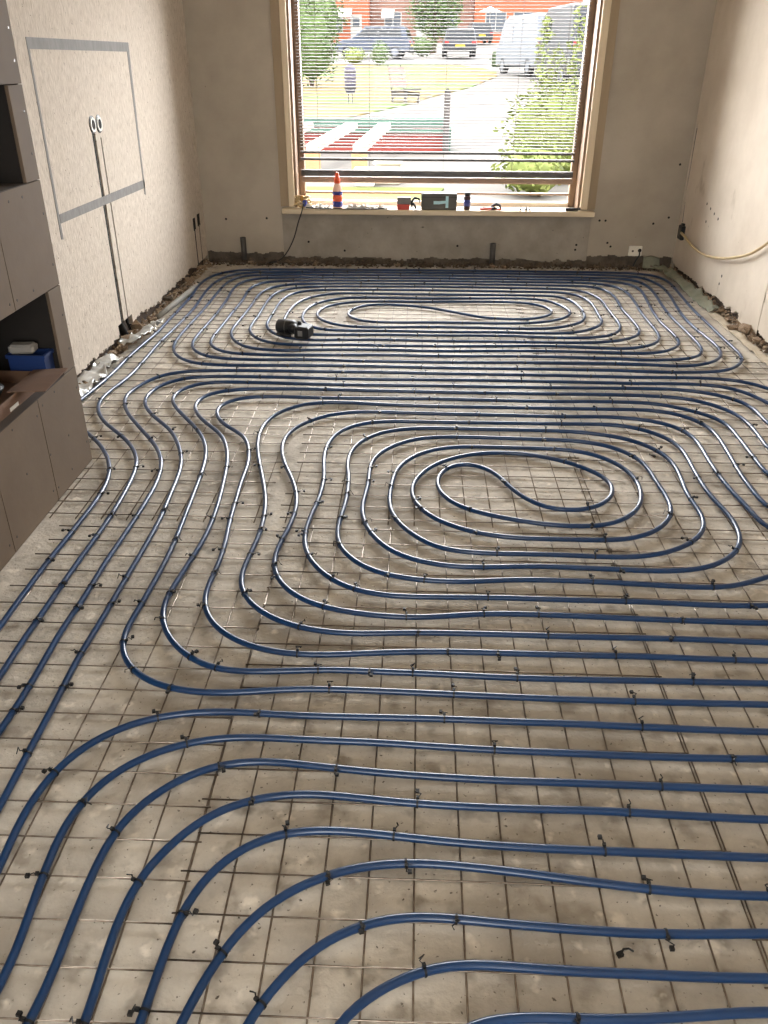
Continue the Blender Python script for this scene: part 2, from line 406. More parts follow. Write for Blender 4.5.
mat('paper_shaded', (158, 154, 147), 0.8, (146, 141, 134), 8)  # white paper with the niche's shade put into its colour
FAR_PATH = [(-1.33,-1.2),(-1.31,0),(-1.29,1.2),(-1.272,1.995),(-1.272,2.023),(-1.275,2.122),(-1.274,2.23),(-1.274,2.374),(-1.266,2.547),(-1.265,2.648),(-1.261,2.773),(-1.267,2.935),(-1.29,3.069),(-1.335,3.19),(-1.38,3.275),(-1.449,3.381),(-1.53,3.477),(-1.617,3.581),(-1.703,3.717),(-1.733,3.823),(-1.725,3.9),(-1.709,4.077),(-1.694,4.3),(-1.693,4.589),(-1.679,4.882),(-1.664,5.118),(-1.668,5.372),(-1.667,5.683),(-1.672,6.038),(-1.691,6.281),(-1.689,6.509),(-1.634,6.719),(-1.536,6.847),(-1.379,6.908),(-1.202,6.926),(-0.723,6.945),(-0.135,6.964),(0.453,6.971),(1.037,6.971),(1.535,6.97),(1.858,6.934),(1.974,6.852),(2.021,6.683),(2.011,6.391),(1.989,6.042),(1.975,5.748),(1.975,5.446),(1.97,5.162),(1.972,4.94),(1.965,4.795),(1.926,4.686),(1.828,4.563),(1.735,4.515),(1.57,4.493),(1.289,4.493),(1.164,4.503),(0.911,4.504),(0.724,4.507),(0.437,4.501),(0.139,4.498),(-0.359,4.508),(-0.6,4.501),(-0.908,4.485),(-1.103,4.482),(-1.241,4.498),(-1.307,4.527),(-1.384,4.596),(-1.441,4.687),(-1.475,4.778),(-1.498,4.954),(-1.501,5.171),(-1.495,5.562),(-1.497,5.875),(-1.5,6.229),(-1.493,6.443),(-1.456,6.59),(-1.38,6.688),(-1.172,6.735),(-0.705,6.757),(-0.13,6.776),(0.443,6.783),(1.013,6.784),(1.55,6.765),(1.729,6.724),(1.79,6.643),(1.82,6.507),(1.816,6.274),(1.789,5.97),(1.771,5.633),(1.776,5.373),(1.778,5.152),(1.776,4.98),(1.752,4.864),(1.7,4.782),(1.619,4.731),(1.435,4.699),(1.336,4.694),(1.24,4.712),(0.947,4.724),(0.752,4.733),(0.454,4.723),(0.143,4.709),(-0.126,4.714),(-0.623,4.689),(-0.844,4.678),(-0.973,4.686),(-1.121,4.707),(-1.203,4.767),(-1.263,4.863),(-1.281,4.944),(-1.283,5.039),(-1.278,5.298),(-1.275,5.618),(-1.269,5.901),(-1.279,6.164),(-1.268,6.336),(-1.214,6.452),(-1.107,6.518),(-0.951,6.543),(-0.606,6.566),(-0.126,6.583),(0.433,6.594),(0.91,6.597),(1.319,6.593),(1.479,6.553),(1.577,6.462),(1.614,6.278),(1.609,6.021),(1.588,5.727),(1.585,5.48),(1.582,5.288),(1.566,5.141),(1.528,5.053),(1.465,4.984),(1.37,4.929),(1.263,4.907),(1.131,4.915),(0.981,4.933),(0.779,4.94),(0.53,4.923),(0.146,4.9),(-0.132,4.897),(-0.337,4.901),(-0.473,4.898),(-0.597,4.889),(-0.72,4.881),(-0.835,4.895),(-0.915,4.926),(-0.999,5.001),(-1.059,5.112),(-1.083,5.204),(-1.087,5.319),(-1.081,5.514),(-1.083,5.773),(-1.077,6.003),(-1.042,6.186),(-0.968,6.283),(-0.846,6.34),(-0.759,6.358),(-0.434,6.382),(0.034,6.399),(0.501,6.405),(0.963,6.39),(1.154,6.382),(1.262,6.335),(1.332,6.232),(1.374,6.059),(1.372,5.865),(1.374,5.657),(1.376,5.468),(1.364,5.351),(1.321,5.256),(1.257,5.178),(1.153,5.134),(1.01,5.112),(0.802,5.124),(0.632,5.139),(0.42,5.139),(0.151,5.125),(-0.139,5.125),(-0.351,5.116),(-0.556,5.103),(-0.672,5.104),(-0.767,5.136),(-0.834,5.195),(-0.874,5.284),(-0.885,5.377),(-0.887,5.613),(-0.867,5.826),(-0.804,5.998),(-0.703,6.103),(-0.608,6.15),(-0.458,6.17),(-0.293,6.167),(-0.056,6.159),(0.17,6.159),(0.611,6.175),(0.935,6.172),(1.058,6.158),(1.141,6.055),(1.178,5.882),(1.183,5.705),(1.167,5.579),(1.127,5.477),(1.036,5.396),(0.939,5.333),(0.76,5.306),(0.541,5.31),(0.319,5.312),(0.101,5.315),(-0.144,5.292),(-0.342,5.287),(-0.477,5.31),(-0.591,5.386),(-0.659,5.481),(-0.682,5.573),(-0.681,5.649),(-0.653,5.751),(-0.579,5.844),(-0.463,5.911),(-0.346,5.937),(-0.163,5.95),(0.107,5.951),(0.349,5.97),(0.595,5.977),(0.75,5.969),(0.834,5.94),(0.9,5.894),(0.959,5.803),(0.97,5.725),(0.938,5.646),(0.872,5.58),(0.752,5.529),(0.616,5.53),(0.468,5.559),(0.348,5.633),(0.223,5.716),(0.106,5.789),(-0.038,5.835),(-0.16,5.856),(-0.255,5.859),(-0.349,5.835),(-0.417,5.769),(-0.459,5.687),(-0.469,5.597),(-0.446,5.515),(-0.372,5.441),(-0.257,5.408),(0.156,5.421),(0.324,5.422),(0.55,5.42),(0.752,5.433),(0.845,5.462),(0.902,5.484),(0.991,5.537),(1.057,5.615),(1.091,5.701),(1.084,5.81),(1.046,5.91),(0.988,6.01),(0.921,6.057),(0.85,6.079),(0.725,6.084),(0.479,6.068),(0.168,6.051),(-0.055,6.05),(-0.288,6.055),(-0.449,6.046),(-0.592,5.986),(-0.694,5.896),(-0.76,5.75),(-0.778,5.606),(-0.772,5.48),(-0.744,5.366),(-0.694,5.282),(-0.621,5.228),(-0.52,5.2),(-0.357,5.209),(-0.141,5.211),(0.152,5.204),(0.36,5.21),(0.555,5.218),(0.749,5.213),(0.921,5.209),(1.054,5.238),(1.153,5.31),(1.237,5.407),(1.272,5.504),(1.275,5.677),(1.284,5.842),(1.268,6.082),(1.191,6.23),(1.077,6.285),(0.95,6.287),(0.646,6.288),(0.264,6.289),(-0.12,6.289),(-0.465,6.277),(-0.748,6.252),(-0.858,6.209),(-0.942,6.102),(-0.984,5.903),(-0.988,5.672),(-0.991,5.432),(-0.99,5.324),(-0.968,5.222),(-0.914,5.122),(-0.838,5.043),(-0.755,5.001),(-0.658,4.985),(-0.501,4.995),(-0.344,5.01),(-0.135,5.016),(0.148,5.004),(0.412,5.013),(0.726,5.015),(0.994,5.013),(1.152,5.029),(1.264,5.06),(1.373,5.124),(1.439,5.192),(1.472,5.264),(1.481,5.373),(1.482,5.563),(1.472,5.791),(1.488,6.037),(1.487,6.256),(1.442,6.413),(1.338,6.48),(1.132,6.492),(0.899,6.501),(0.507,6.499),(0.034,6.492),(-0.44,6.476),(-0.77,6.454),(-0.964,6.424),(-1.079,6.353),(-1.148,6.248),(-1.177,6.08),(-1.178,5.809),(-1.185,5.466),(-1.195,5.223),(-1.187,5.11),(-1.165,5.024),(-1.108,4.906),(-1.029,4.819),(-0.94,4.784),(-0.805,4.768),(-0.586,4.793),(-0.331,4.812),(-0.129,4.816),(0.096,4.802),(0.4,4.822),(0.766,4.837),(0.965,4.835),(1.115,4.832),(1.365,4.821),(1.503,4.851),(1.589,4.92),(1.659,5.024),(1.674,5.119),(1.676,5.275),(1.663,5.477),(1.679,5.776),(1.714,6.121),(1.735,6.407),(1.693,6.565),(1.566,6.647),(1.441,6.684),(1.001,6.69),(0.438,6.686),(-0.128,6.678),(-0.695,6.66),(-1.075,6.639),(-1.218,6.617),(-1.328,6.553),(-1.387,6.443),(-1.404,6.25),(-1.387,5.938),(-1.38,5.568),(-1.386,5.245),(-1.39,4.987),(-1.383,4.883),(-1.357,4.788),(-1.301,4.696),(-1.2,4.618),(-1.076,4.595),(-0.926,4.586),(-0.566,4.607),(-0.366,4.595),(-0.123,4.596),(0.141,4.595),(0.484,4.609),(0.738,4.619),(0.93,4.619),(1.126,4.624),(1.317,4.616),(1.412,4.608),(1.552,4.596),(1.686,4.635),(1.789,4.712),(1.855,4.827),(1.878,4.969),(1.874,5.157),(1.858,5.347),(1.857,5.615),(1.883,5.92),(1.919,6.234),(1.928,6.513),(1.885,6.709),(1.828,6.809),(1.517,6.876),(1.026,6.88),(0.448,6.88),(-0.133,6.872),(-0.714,6.854),(-1.187,6.831),(-1.321,6.819),(-1.473,6.743),(-1.563,6.584),(-1.598,6.318),(-1.583,5.927),(-1.57,5.667),(-1.576,5.247),(-1.589,4.897),(-1.585,4.567),(-1.583,4.298),(-1.598,4.152),(-1.619,4.018),(-1.62,3.898),(-1.595,3.789),(-1.514,3.636),(-1.415,3.518),(-1.338,3.428),(-1.267,3.32),(-1.21,3.196),(-1.183,3.054),(-1.17,2.904),(-1.162,2.728),(-1.161,2.581),(-1.166,2.421),(-1.168,2.235),(-1.169,2.115),(-1.17,2.015),(-1.171,1.89),(-1.167,1.766),(-1.19,1.2),(-1.2,0),(-1.22,-1.2)]
NEAR_PATH = [(-1.12,-1.2),(-1.11,0),(-1.09,1.2),(-1.069,1.551),(-1.065,1.666),(-1.068,1.826),(-1.074,1.993),(-1.071,2.048),(-1.067,2.192),(-1.069,2.358),(-1.064,2.528),(-1.06,2.716),(-1.062,2.945),(-1.073,3.064),(-1.097,3.184),(-1.138,3.287),(-1.196,3.393),(-1.262,3.49),(-1.351,3.623),(-1.43,3.747),(-1.488,3.881),(-1.51,4.004),(-1.486,4.111),(-1.442,4.239),(-1.38,4.319),(-1.285,4.363),(-1.223,4.376),(-1.083,4.39),(-0.896,4.396),(-0.588,4.398),(-0.248,4.407),(0.137,4.401),(0.486,4.402),(0.811,4.402),(1.088,4.396),(1.265,4.393),(1.45,4.401),(1.636,4.4),(1.722,4.387),(1.807,4.362),(1.863,4.32),(1.92,4.253),(2.04,3.9),(2.06,3.65),(2.06,2.82),(2.06,2.06),(2.03,1.89),(1.94,1.78),(1.79,1.74),(0.997,1.741),(0.838,1.739),(0.677,1.738),(0.471,1.738),(0.275,1.741),(0.101,1.745),(-0.069,1.749),(-0.258,1.75),(-0.356,1.743),(-0.438,1.73),(-0.521,1.72),(-0.601,1.723),(-0.689,1.74),(-0.747,1.768),(-0.795,1.804),(-0.838,1.858),(-0.865,1.916),(-0.876,1.989),(-0.871,2.073),(-0.866,2.175),(-0.861,2.361),(-0.863,2.516),(-0.871,2.659),(-0.881,2.823),(-0.893,3.007),(-0.907,3.175),(-0.931,3.315),(-0.966,3.424),(-1.021,3.537),(-1.105,3.669),(-1.195,3.808),(-1.25,3.916),(-1.259,4.017),(-1.221,4.117),(-1.149,4.182),(-1.06,4.202),(-0.858,4.205),(-0.564,4.196),(-0.236,4.195),(0.09,4.202),(0.469,4.204),(0.782,4.206),(1.052,4.213),(1.224,4.215),(1.399,4.212),(1.525,4.185),(1.602,4.144),(1.672,4.089),(1.723,4.014),(1.741,3.903),(1.737,3.757),(1.835,3.45),(1.855,3.2),(1.855,2.69),(1.855,2.25),(1.825,2.08),(1.735,1.97),(1.585,1.93),(1.067,1.931),(0.871,1.932),(0.725,1.935),(0.503,1.932),(0.292,1.932),(0.12,1.932),(-0.076,1.919),(-0.201,1.904),(-0.305,1.898),(-0.403,1.908),(-0.492,1.939),(-0.563,1.984),(-0.625,2.052),(-0.661,2.123),(-0.676,2.198),(-0.674,2.282),(-0.67,2.389),(-0.677,2.531),(-0.693,2.683),(-0.703,2.851),(-0.714,3.039),(-0.715,3.169),(-0.734,3.306),(-0.768,3.433),(-0.816,3.518),(-0.888,3.588),(-0.951,3.676),(-0.984,3.759),(-0.991,3.836),(-0.962,3.911),(-0.903,3.966),(-0.82,3.992),(-0.683,3.999),(-0.498,3.993),(-0.225,3.998),(0.088,4.008),(0.452,4.003),(0.752,4.001),(1.012,4.011),(1.258,3.994),(1.366,3.937),(1.433,3.89),(1.497,3.824),(1.533,3.741),(1.536,3.602),(1.532,3.443),(1.528,3.281),(1.528,3.187),(1.63,2.95),(1.65,2.7),(1.65,2.535),(1.65,2.44),(1.62,2.27),(1.53,2.16),(1.38,2.12),(1.135,2.118),(0.927,2.119),(0.732,2.123),(0.523,2.129),(0.326,2.132),(0.23,2.127),(0.133,2.112),(0.03,2.098),(-0.083,2.101),(-0.179,2.115),(-0.27,2.14),(-0.357,2.184),(-0.411,2.239),(-0.453,2.306),(-0.478,2.385),(-0.481,2.48),(-0.468,2.577),(-0.454,2.697),(-0.455,2.843),(-0.492,3.017),(-0.55,3.177),(-0.587,3.313),(-0.599,3.422),(-0.588,3.523),(-0.553,3.615),(-0.503,3.685),(-0.459,3.73),(-0.388,3.776),(-0.282,3.81),(-0.182,3.815),(-0.074,3.81),(0.086,3.805),(0.435,3.802),(0.722,3.796),(0.971,3.805),(1.07,3.791),(1.167,3.769),(1.246,3.72),(1.304,3.644),(1.326,3.55),(1.325,3.434),(1.317,3.301),(1.316,3.153),(1.323,3.014),(1.341,2.872),(1.35,2.742),(1.4,2.66),(1.405,2.56),(1.37,2.46),(1.3,2.41),(1.22,2.386),(1.184,2.359),(1.104,2.324),(1.008,2.309),(0.901,2.313),(0.736,2.324),(0.568,2.33),(0.421,2.331),(0.32,2.325),(0.214,2.31),(0.105,2.306),(-0.014,2.321),(-0.094,2.345),(-0.162,2.387),(-0.217,2.449),(-0.258,2.519),(-0.274,2.607),(-0.273,2.698),(-0.262,2.818),(-0.26,2.969),(-0.267,3.088),(-0.282,3.205),(-0.28,3.314),(-0.255,3.413),(-0.207,3.498),(-0.146,3.557),(-0.069,3.595),(0.027,3.617),(0.156,3.621),(0.42,3.619),(0.696,3.617),(0.831,3.601),(0.916,3.576),(1.004,3.538),(1.067,3.482),(1.118,3.413),(1.144,3.34),(1.153,3.233),(1.143,3.112),(1.131,3.012),(1.132,2.917),(1.14,2.826),(1.124,2.733),(1.091,2.663),(1.033,2.599),(0.968,2.551),(0.891,2.513),(0.812,2.493),(0.708,2.489),(0.61,2.493),(0.486,2.497),(0.335,2.494),(0.224,2.496),(0.135,2.513),(0.081,2.536),(0.011,2.615),(-0.035,2.678),(-0.074,2.774),(-0.088,2.877),(-0.083,2.986),(-0.076,3.093),(-0.053,3.196),(0.005,3.296),(0.082,3.366),(0.158,3.401),(0.233,3.414),(0.425,3.414),(0.665,3.407),(0.729,3.396),(0.799,3.371),(0.864,3.316),(0.912,3.25),(0.942,3.172),(0.952,3.066),(0.938,2.953),(0.905,2.864),(0.859,2.797),(0.797,2.744),(0.729,2.712),(0.645,2.704),(0.514,2.713),(0.422,2.738),(0.321,2.772),(0.226,2.818),(0.161,2.876),(0.123,2.947),(0.106,3.019),(0.112,3.092),(0.141,3.175),(0.188,3.225),(0.243,3.239),(0.303,3.213),(0.355,3.156),(0.387,3.086),(0.423,2.987),(0.465,2.919),(0.518,2.858),(0.579,2.833),(0.637,2.827),(0.696,2.84),(0.761,2.878),(0.81,2.94),(0.838,3.016),(0.838,3.079),(0.813,3.146),(0.761,3.207),(0.707,3.257),(0.649,3.295),(0.531,3.342),(0.42,3.358),(0.32,3.348),(0.229,3.317),(0.155,3.269),(0.08,3.197),(0.05,3.142),(0.016,3.064),(-0,2.971),(0.009,2.89),(0.035,2.824),(0.083,2.748),(0.148,2.694),(0.225,2.648),(0.324,2.617),(0.423,2.605),(0.537,2.606),(0.629,2.605),(0.746,2.606),(0.835,2.626),(0.906,2.665),(0.968,2.726),(1.016,2.805),(1.036,2.87),(1.04,2.974),(1.032,3.089),(1.029,3.203),(1.019,3.297),(0.971,3.384),(0.909,3.449),(0.829,3.487),(0.747,3.506),(0.69,3.51),(0.504,3.515),(0.318,3.522),(0.13,3.519),(0.036,3.498),(-0.056,3.439),(-0.122,3.364),(-0.168,3.272),(-0.183,3.165),(-0.178,3.045),(-0.186,2.926),(-0.193,2.821),(-0.183,2.72),(-0.152,2.628),(-0.105,2.541),(-0.054,2.481),(0.028,2.434),(0.096,2.411),(0.183,2.399),(0.328,2.408),(0.475,2.418),(0.582,2.413),(0.712,2.41),(0.829,2.404),(0.941,2.409),(1.025,2.427),(1.104,2.47),(1.148,2.508),(1.201,2.575),(1.23,2.644),(1.245,2.745),(1.243,2.847),(1.224,2.946),(1.219,3.088),(1.226,3.266),(1.233,3.407),(1.221,3.498),(1.179,3.58),(1.107,3.652),(1.029,3.693),(0.951,3.706),(0.709,3.704),(0.427,3.701),(0.085,3.696),(-0.047,3.698),(-0.169,3.689),(-0.255,3.656),(-0.332,3.583),(-0.377,3.48),(-0.394,3.34),(-0.386,3.205),(-0.37,3.079),(-0.368,2.973),(-0.373,2.851),(-0.388,2.726),(-0.394,2.617),(-0.386,2.525),(-0.362,2.442),(-0.32,2.369),(-0.262,2.297),(-0.187,2.247),(-0.108,2.22),(-0.012,2.211),(0.103,2.214),(0.301,2.219),(0.55,2.217),(0.794,2.216),(0.953,2.209),(1.074,2.207),(1.171,2.216),(1.33,2.225),(1.47,2.28),(1.54,2.42),(1.555,2.6),(1.52,2.75),(1.418,2.888),(1.412,2.981),(1.411,3.153),(1.424,3.322),(1.438,3.505),(1.441,3.645),(1.421,3.735),(1.364,3.821),(1.297,3.874),(1.2,3.904),(0.991,3.906),(0.738,3.905),(0.444,3.905),(0.087,3.904),(-0.169,3.916),(-0.351,3.935),(-0.505,3.922),(-0.588,3.879),(-0.654,3.808),(-0.704,3.707),(-0.724,3.588),(-0.72,3.458),(-0.699,3.326),(-0.664,3.182),(-0.622,3.025),(-0.584,2.857),(-0.567,2.723),(-0.562,2.58),(-0.57,2.453),(-0.578,2.354),(-0.577,2.298),(-0.565,2.244),(-0.534,2.176),(-0.485,2.117),(-0.421,2.068),(-0.361,2.038),(-0.264,2.012),(-0.163,2.006),(-0.08,2.012),(0.03,2.02),(0.146,2.022),(0.3,2.023),(0.505,2.021),(0.747,2.024),(0.899,2.025),(1.018,2.021),(1.098,2.018),(1.485,2.02),(1.635,2.06),(1.725,2.17),(1.755,2.34),(1.755,2.61),(1.755,2.95),(1.735,3.2),(1.628,3.459),(1.634,3.537),(1.643,3.666),(1.637,3.815),(1.605,3.912),(1.54,3.998),(1.449,4.068),(1.368,4.093),(1.199,4.109),(1.033,4.116),(0.768,4.112),(0.461,4.108),(0.089,4.108),(-0.232,4.113),(-0.555,4.119),(-0.841,4.108),(-0.954,4.089),(-1.029,4.058),(-1.088,4.008),(-1.117,3.923),(-1.112,3.83),(-1.078,3.748),(-1.011,3.639),(-0.932,3.542),(-0.877,3.445),(-0.836,3.319),(-0.808,3.185),(-0.787,3.012),(-0.77,2.848),(-0.761,2.699),(-0.761,2.527),(-0.775,2.397),(-0.788,2.252),(-0.797,2.167),(-0.788,2.082),(-0.758,2.005),(-0.713,1.935),(-0.661,1.884),(-0.598,1.837),(-0.535,1.818),(-0.447,1.815),(-0.339,1.824),(-0.231,1.834),(-0.072,1.831),(0.067,1.829),(0.282,1.822),(0.484,1.822),(0.698,1.826),(0.865,1.828),(1.03,1.83),(1.685,1.83),(1.835,1.87),(1.925,1.98),(1.955,2.15),(1.955,2.79),(1.955,3.5),(1.935,3.75),(1.839,4.033),(1.81,4.115),(1.756,4.211),(1.683,4.266),(1.603,4.292),(1.423,4.3),(1.242,4.294),(1.068,4.295),(0.796,4.3),(0.478,4.303),(0.091,4.297),(-0.241,4.288),(-0.575,4.291),(-0.878,4.295),(-1.135,4.287),(-1.258,4.257),(-1.335,4.197),(-1.386,4.085),(-1.4,3.981),(-1.386,3.886),(-1.332,3.775),(-1.247,3.655),(-1.173,3.566),(-1.11,3.454),(-1.048,3.309),(-1.015,3.206),(-0.997,3.107),(-0.985,2.994),(-0.978,2.869),(-0.965,2.705),(-0.962,2.497),(-0.965,2.308),(-0.967,2.145),(-0.969,1.985),(-0.974,1.852),(-0.968,1.721),(-0.964,1.574),(-0.962,1.444),(-0.958,1.336),(-0.956,1.306),(-0.98,1),(-1,0),(-1.02,-1.2)]
FRONT_PATH = [(-0.98,-1.8),(-0.98,-0.25),(-0.98,0.1),(-0.9261,0.5),(-0.882,1.145),(-0.89,1.213),(-0.892,1.282),(-0.887,1.354),(-0.871,1.423),(-0.843,1.484),(-0.808,1.531),(-0.762,1.572),(-0.712,1.604),(-0.656,1.624),(-0.586,1.641),(-0.505,1.649),(-0.396,1.646),(-0.279,1.642),(-0.067,1.644),(0.098,1.646),(0.266,1.644),(0.45,1.643),(0.62,1.639),(0.783,1.636),(0.958,1.635),(1.57,1.635),(1.85,1.615),(2.01,1.515),(2.07,1.335),(2.07,0.935),(2.07,-0.1),(2.02,-1.05),(1.87,-1.17),(1,-1.17),(0.3,-1.17),(-0.534,-1.17),(-0.724,-1.05),(-0.784,-0.25),(-0.784,0.1),(-0.72735,0.5),(-0.681,0.819),(-0.677,0.854),(-0.673,0.903),(-0.674,0.955),(-0.677,1.028),(-0.675,1.102),(-0.673,1.182),(-0.665,1.241),(-0.65,1.286),(-0.623,1.334),(-0.587,1.378),(-0.532,1.426),(-0.476,1.456),(-0.416,1.472),(-0.353,1.477),(-0.277,1.471),(-0.187,1.461),(-0.059,1.45),(0.125,1.441),(0.247,1.438),(0.416,1.438),(0.615,1.436),(0.724,1.436),(0.885,1.437),(1.37,1.437),(1.65,1.417),(1.81,1.317),(1.87,1.137),(1.87,0.737),(1.87,-0.1),(1.82,-0.87),(1.67,-0.99),(1,-0.99),(0.3,-0.99),(-0.338,-0.99),(-0.528,-0.87),(-0.588,-0.25),(-0.588,0.1),(-0.52585,0.5),(-0.475,0.828),(-0.473,0.866),(-0.471,0.925),(-0.466,0.997),(-0.456,1.06),(-0.446,1.097),(-0.431,1.131),(-0.411,1.165),(-0.385,1.197),(-0.354,1.224),(-0.315,1.247),(-0.277,1.261),(-0.232,1.27),(-0.169,1.274),(-0.111,1.271),(-0.051,1.266),(0.033,1.258),(0.129,1.251),(0.23,1.246),(0.384,1.243),(0.522,1.242),(0.655,1.241),(0.813,1.24),(1.17,1.24),(1.45,1.22),(1.61,1.12),(1.67,0.94),(1.67,0.54),(1.67,-0.1),(1.62,-0.69),(1.47,-0.81),(1,-0.81),(0.3,-0.81),(-0.142,-0.81),(-0.332,-0.69),(-0.392,-0.25),(-0.392,0.1),(-0.33315,0.5),(-0.285,0.836),(-0.267,0.864),(-0.243,0.906),(-0.207,0.955),(-0.171,0.991),(-0.124,1.023),(-0.074,1.046),(-0.034,1.058),(0.018,1.066),(0.085,1.066),(0.131,1.062),(0.213,1.057),(0.289,1.053),(0.357,1.05),(0.457,1.047),(0.523,1.047),(0.609,1.05),(0.746,1.058),(0.97,1.058),(1.25,1.038),(1.41,0.938),(1.47,0.758),(1.47,0.358),(1.47,-0.1),(1.42,-0.51),(1.27,-0.63),(1,-0.63),(0.3,-0.63),(0.054,-0.63),(-0.136,-0.51),(-0.196,-0.25),(-0.196,0.1),(-0.04695,0.5),(0.075,0.819),(0.125,0.854),(0.181,0.867),(0.243,0.872),(0.32,0.872),(0.371,0.871),(0.419,0.874),(0.513,0.882),(0.608,0.893),(0.688,0.9),(0.77,0.9),(1.05,0.88),(1.21,0.78),(1.27,0.6),(1.27,0.2),(1.27,-0.1),(1.25,-0.3),(1.32,-0.36),(1.38,-0.3),(1.37,-0.1),(1.37,0.264),(1.37,0.664),(1.31,0.844),(1.15,0.944),(0.87,0.964),(0.711,0.964),(0.63,0.961),(0.535,0.961),(0.439,0.962),(0.338,0.962),(0.253,0.965),(0.181,0.968),(0.127,0.97),(0.083,0.964),(0.034,0.949),(-0.006,0.932),(-0.034,0.915),(-0.083,0.879),(-0.12,0.842),(-0.1983,0.5),(-0.294,0.1),(-0.294,-0.25),(-0.234,-0.6),(-0.044,-0.72),(0.3,-0.72),(1,-0.72),(1.37,-0.72),(1.52,-0.6),(1.57,-0.1),(1.57,0.444),(1.57,0.844),(1.51,1.024),(1.35,1.124),(1.07,1.144),(0.778,1.144),(0.689,1.143),(0.611,1.145),(0.522,1.15),(0.439,1.159),(0.372,1.166),(0.278,1.177),(0.197,1.185),(0.126,1.19),(0.06,1.195),(-0.006,1.193),(-0.05,1.187),(-0.115,1.175),(-0.168,1.154),(-0.219,1.127),(-0.268,1.093),(-0.308,1.051),(-0.336,1.008),(-0.361,0.96),(-0.379,0.911),(-0.391,0.871),(-0.404,0.831),(-0.4427,0.5),(-0.49,0.1),(-0.49,-0.25),(-0.43,-0.78),(-0.24,-0.9),(0.3,-0.9),(1,-0.9),(1.57,-0.9),(1.72,-0.78),(1.77,-0.1),(1.77,0.646),(1.77,1.046),(1.71,1.226),(1.55,1.326),(1.27,1.346),(0.852,1.346),(0.755,1.347),(0.64,1.35),(0.524,1.354),(0.402,1.355),(0.269,1.353),(0.151,1.354),(0.032,1.358),(-0.055,1.364),(-0.154,1.373),(-0.234,1.378),(-0.305,1.37),(-0.357,1.356),(-0.418,1.331),(-0.465,1.298),(-0.496,1.263),(-0.525,1.218),(-0.556,1.167),(-0.571,1.125),(-0.581,1.069),(-0.584,1.001),(-0.582,0.936),(-0.579,0.873),(-0.576,0.823),(-0.6255,0.5),(-0.686,0.1),(-0.686,-0.25),(-0.626,-0.96),(-0.436,-1.08),(0.3,-1.08),(1,-1.08),(1.77,-1.08),(1.92,-0.96),(1.97,-0.1),(1.97,0.839),(1.97,1.239),(1.91,1.419),(1.75,1.519),(1.47,1.539),(0.923,1.539),(0.828,1.535),(0.626,1.533),(0.432,1.536),(0.231,1.539),(0.064,1.545),(-0.063,1.552),(-0.17,1.553),(-0.268,1.554),(-0.367,1.557),(-0.446,1.556),(-0.509,1.546),(-0.566,1.53),(-0.623,1.504),(-0.671,1.471),(-0.711,1.436),(-0.745,1.388),(-0.768,1.333),(-0.783,1.277),(-0.785,1.208),(-0.78,1.133),(-0.775,1.062),(-0.767,0.996),(-0.762,0.938),(-0.764,0.888),(-0.8171,0.5),(-0.882,0.1),(-0.882,-0.25),(-0.88,-1.8)]
TIES = {'far': [(-1.264,2.584),(-1.157,2.712),(-1.168,2.229),(-1.3,3.092)],'near': [(0.23,2.133),(0.035,2.015),(0.125,1.931),(0.026,1.827),(0.13,1.743),(-0.342,2.044),(-0.561,1.823),(-0.252,1.828),(-0.264,2.143),(-0.861,2.128),(-0.868,1.926),(-0.782,2.056),(-0.673,1.741),(-1.067,1.736),(-0.969,1.728),(-0.971,2.112),(-1.067,2.234),(-1.06,2.708),(-0.865,2.523),(-0.767,2.424),(-0.757,2.683),(-0.696,2.686),(-0.67,2.325),(-0.661,2.126),(-0.572,2.433),(-0.564,2.731),(-0.474,2.548),(-0.465,2.919),(-0.452,2.31),(-0.55,2.21),(-0.398,2.617),(-0.275,2.713),(-0.391,2.588),(-0.365,2.442),(-0.262,2.294),(-0.173,2.238),(-0.371,2.847),(-0.268,3.018),(-0.263,2.714),(-0.173,3.041),(-0.084,2.999),(0.005,2.881),(-0.254,2.522),(-0.07,2.346),(-0.146,2.613),(-0.059,2.723),(0.037,2.816)],'front': [(0.449,1.243),(0.522,1.15),(0.534,1.048),(0.335,0.872),(0.239,1.54),(0.021,1.36),(-0.012,1.261),(0.01,1.193),(0.121,1.062),(-0.472,1.458),(-0.177,1.461),(-0.366,1.352),(-0.273,1.261),(-0.168,1.155),(-0.072,1.047),(-0.362,0.96),(-0.266,0.867),(-0.869,1.425),(-0.771,1.326),(-0.666,1.241),(-0.781,1.132),(-0.57,1.126),(-0.458,1.053),(-0.679,0.83),(-0.578,0.823),(-0.472,0.86),(0.618,1.639),(0.828,1.535),(0.618,1.438),(0.52,1.355),(0.108,1.647),(-0.385,1.648),(-0.66,1.621),(-0.563,1.53),(0.039,0.951),(0.771,1.144)]}
# ------------------------------------------------------------------ room shell
XL, XR, YB, YR, ZC = -1.82, 2.19, 7.22, -2.6, 2.6
rnd = random.Random(4)
struct(MB().box(XL - .2, XR + .2, YR - .2, YB + .28, -.15, 0).build('floor', 'concrete'))
struct(MB().box(XL - .2, XR + .2, YR - .2, YB + .28, ZC, ZC + .15).build('ceiling', 'ceiling_white'))

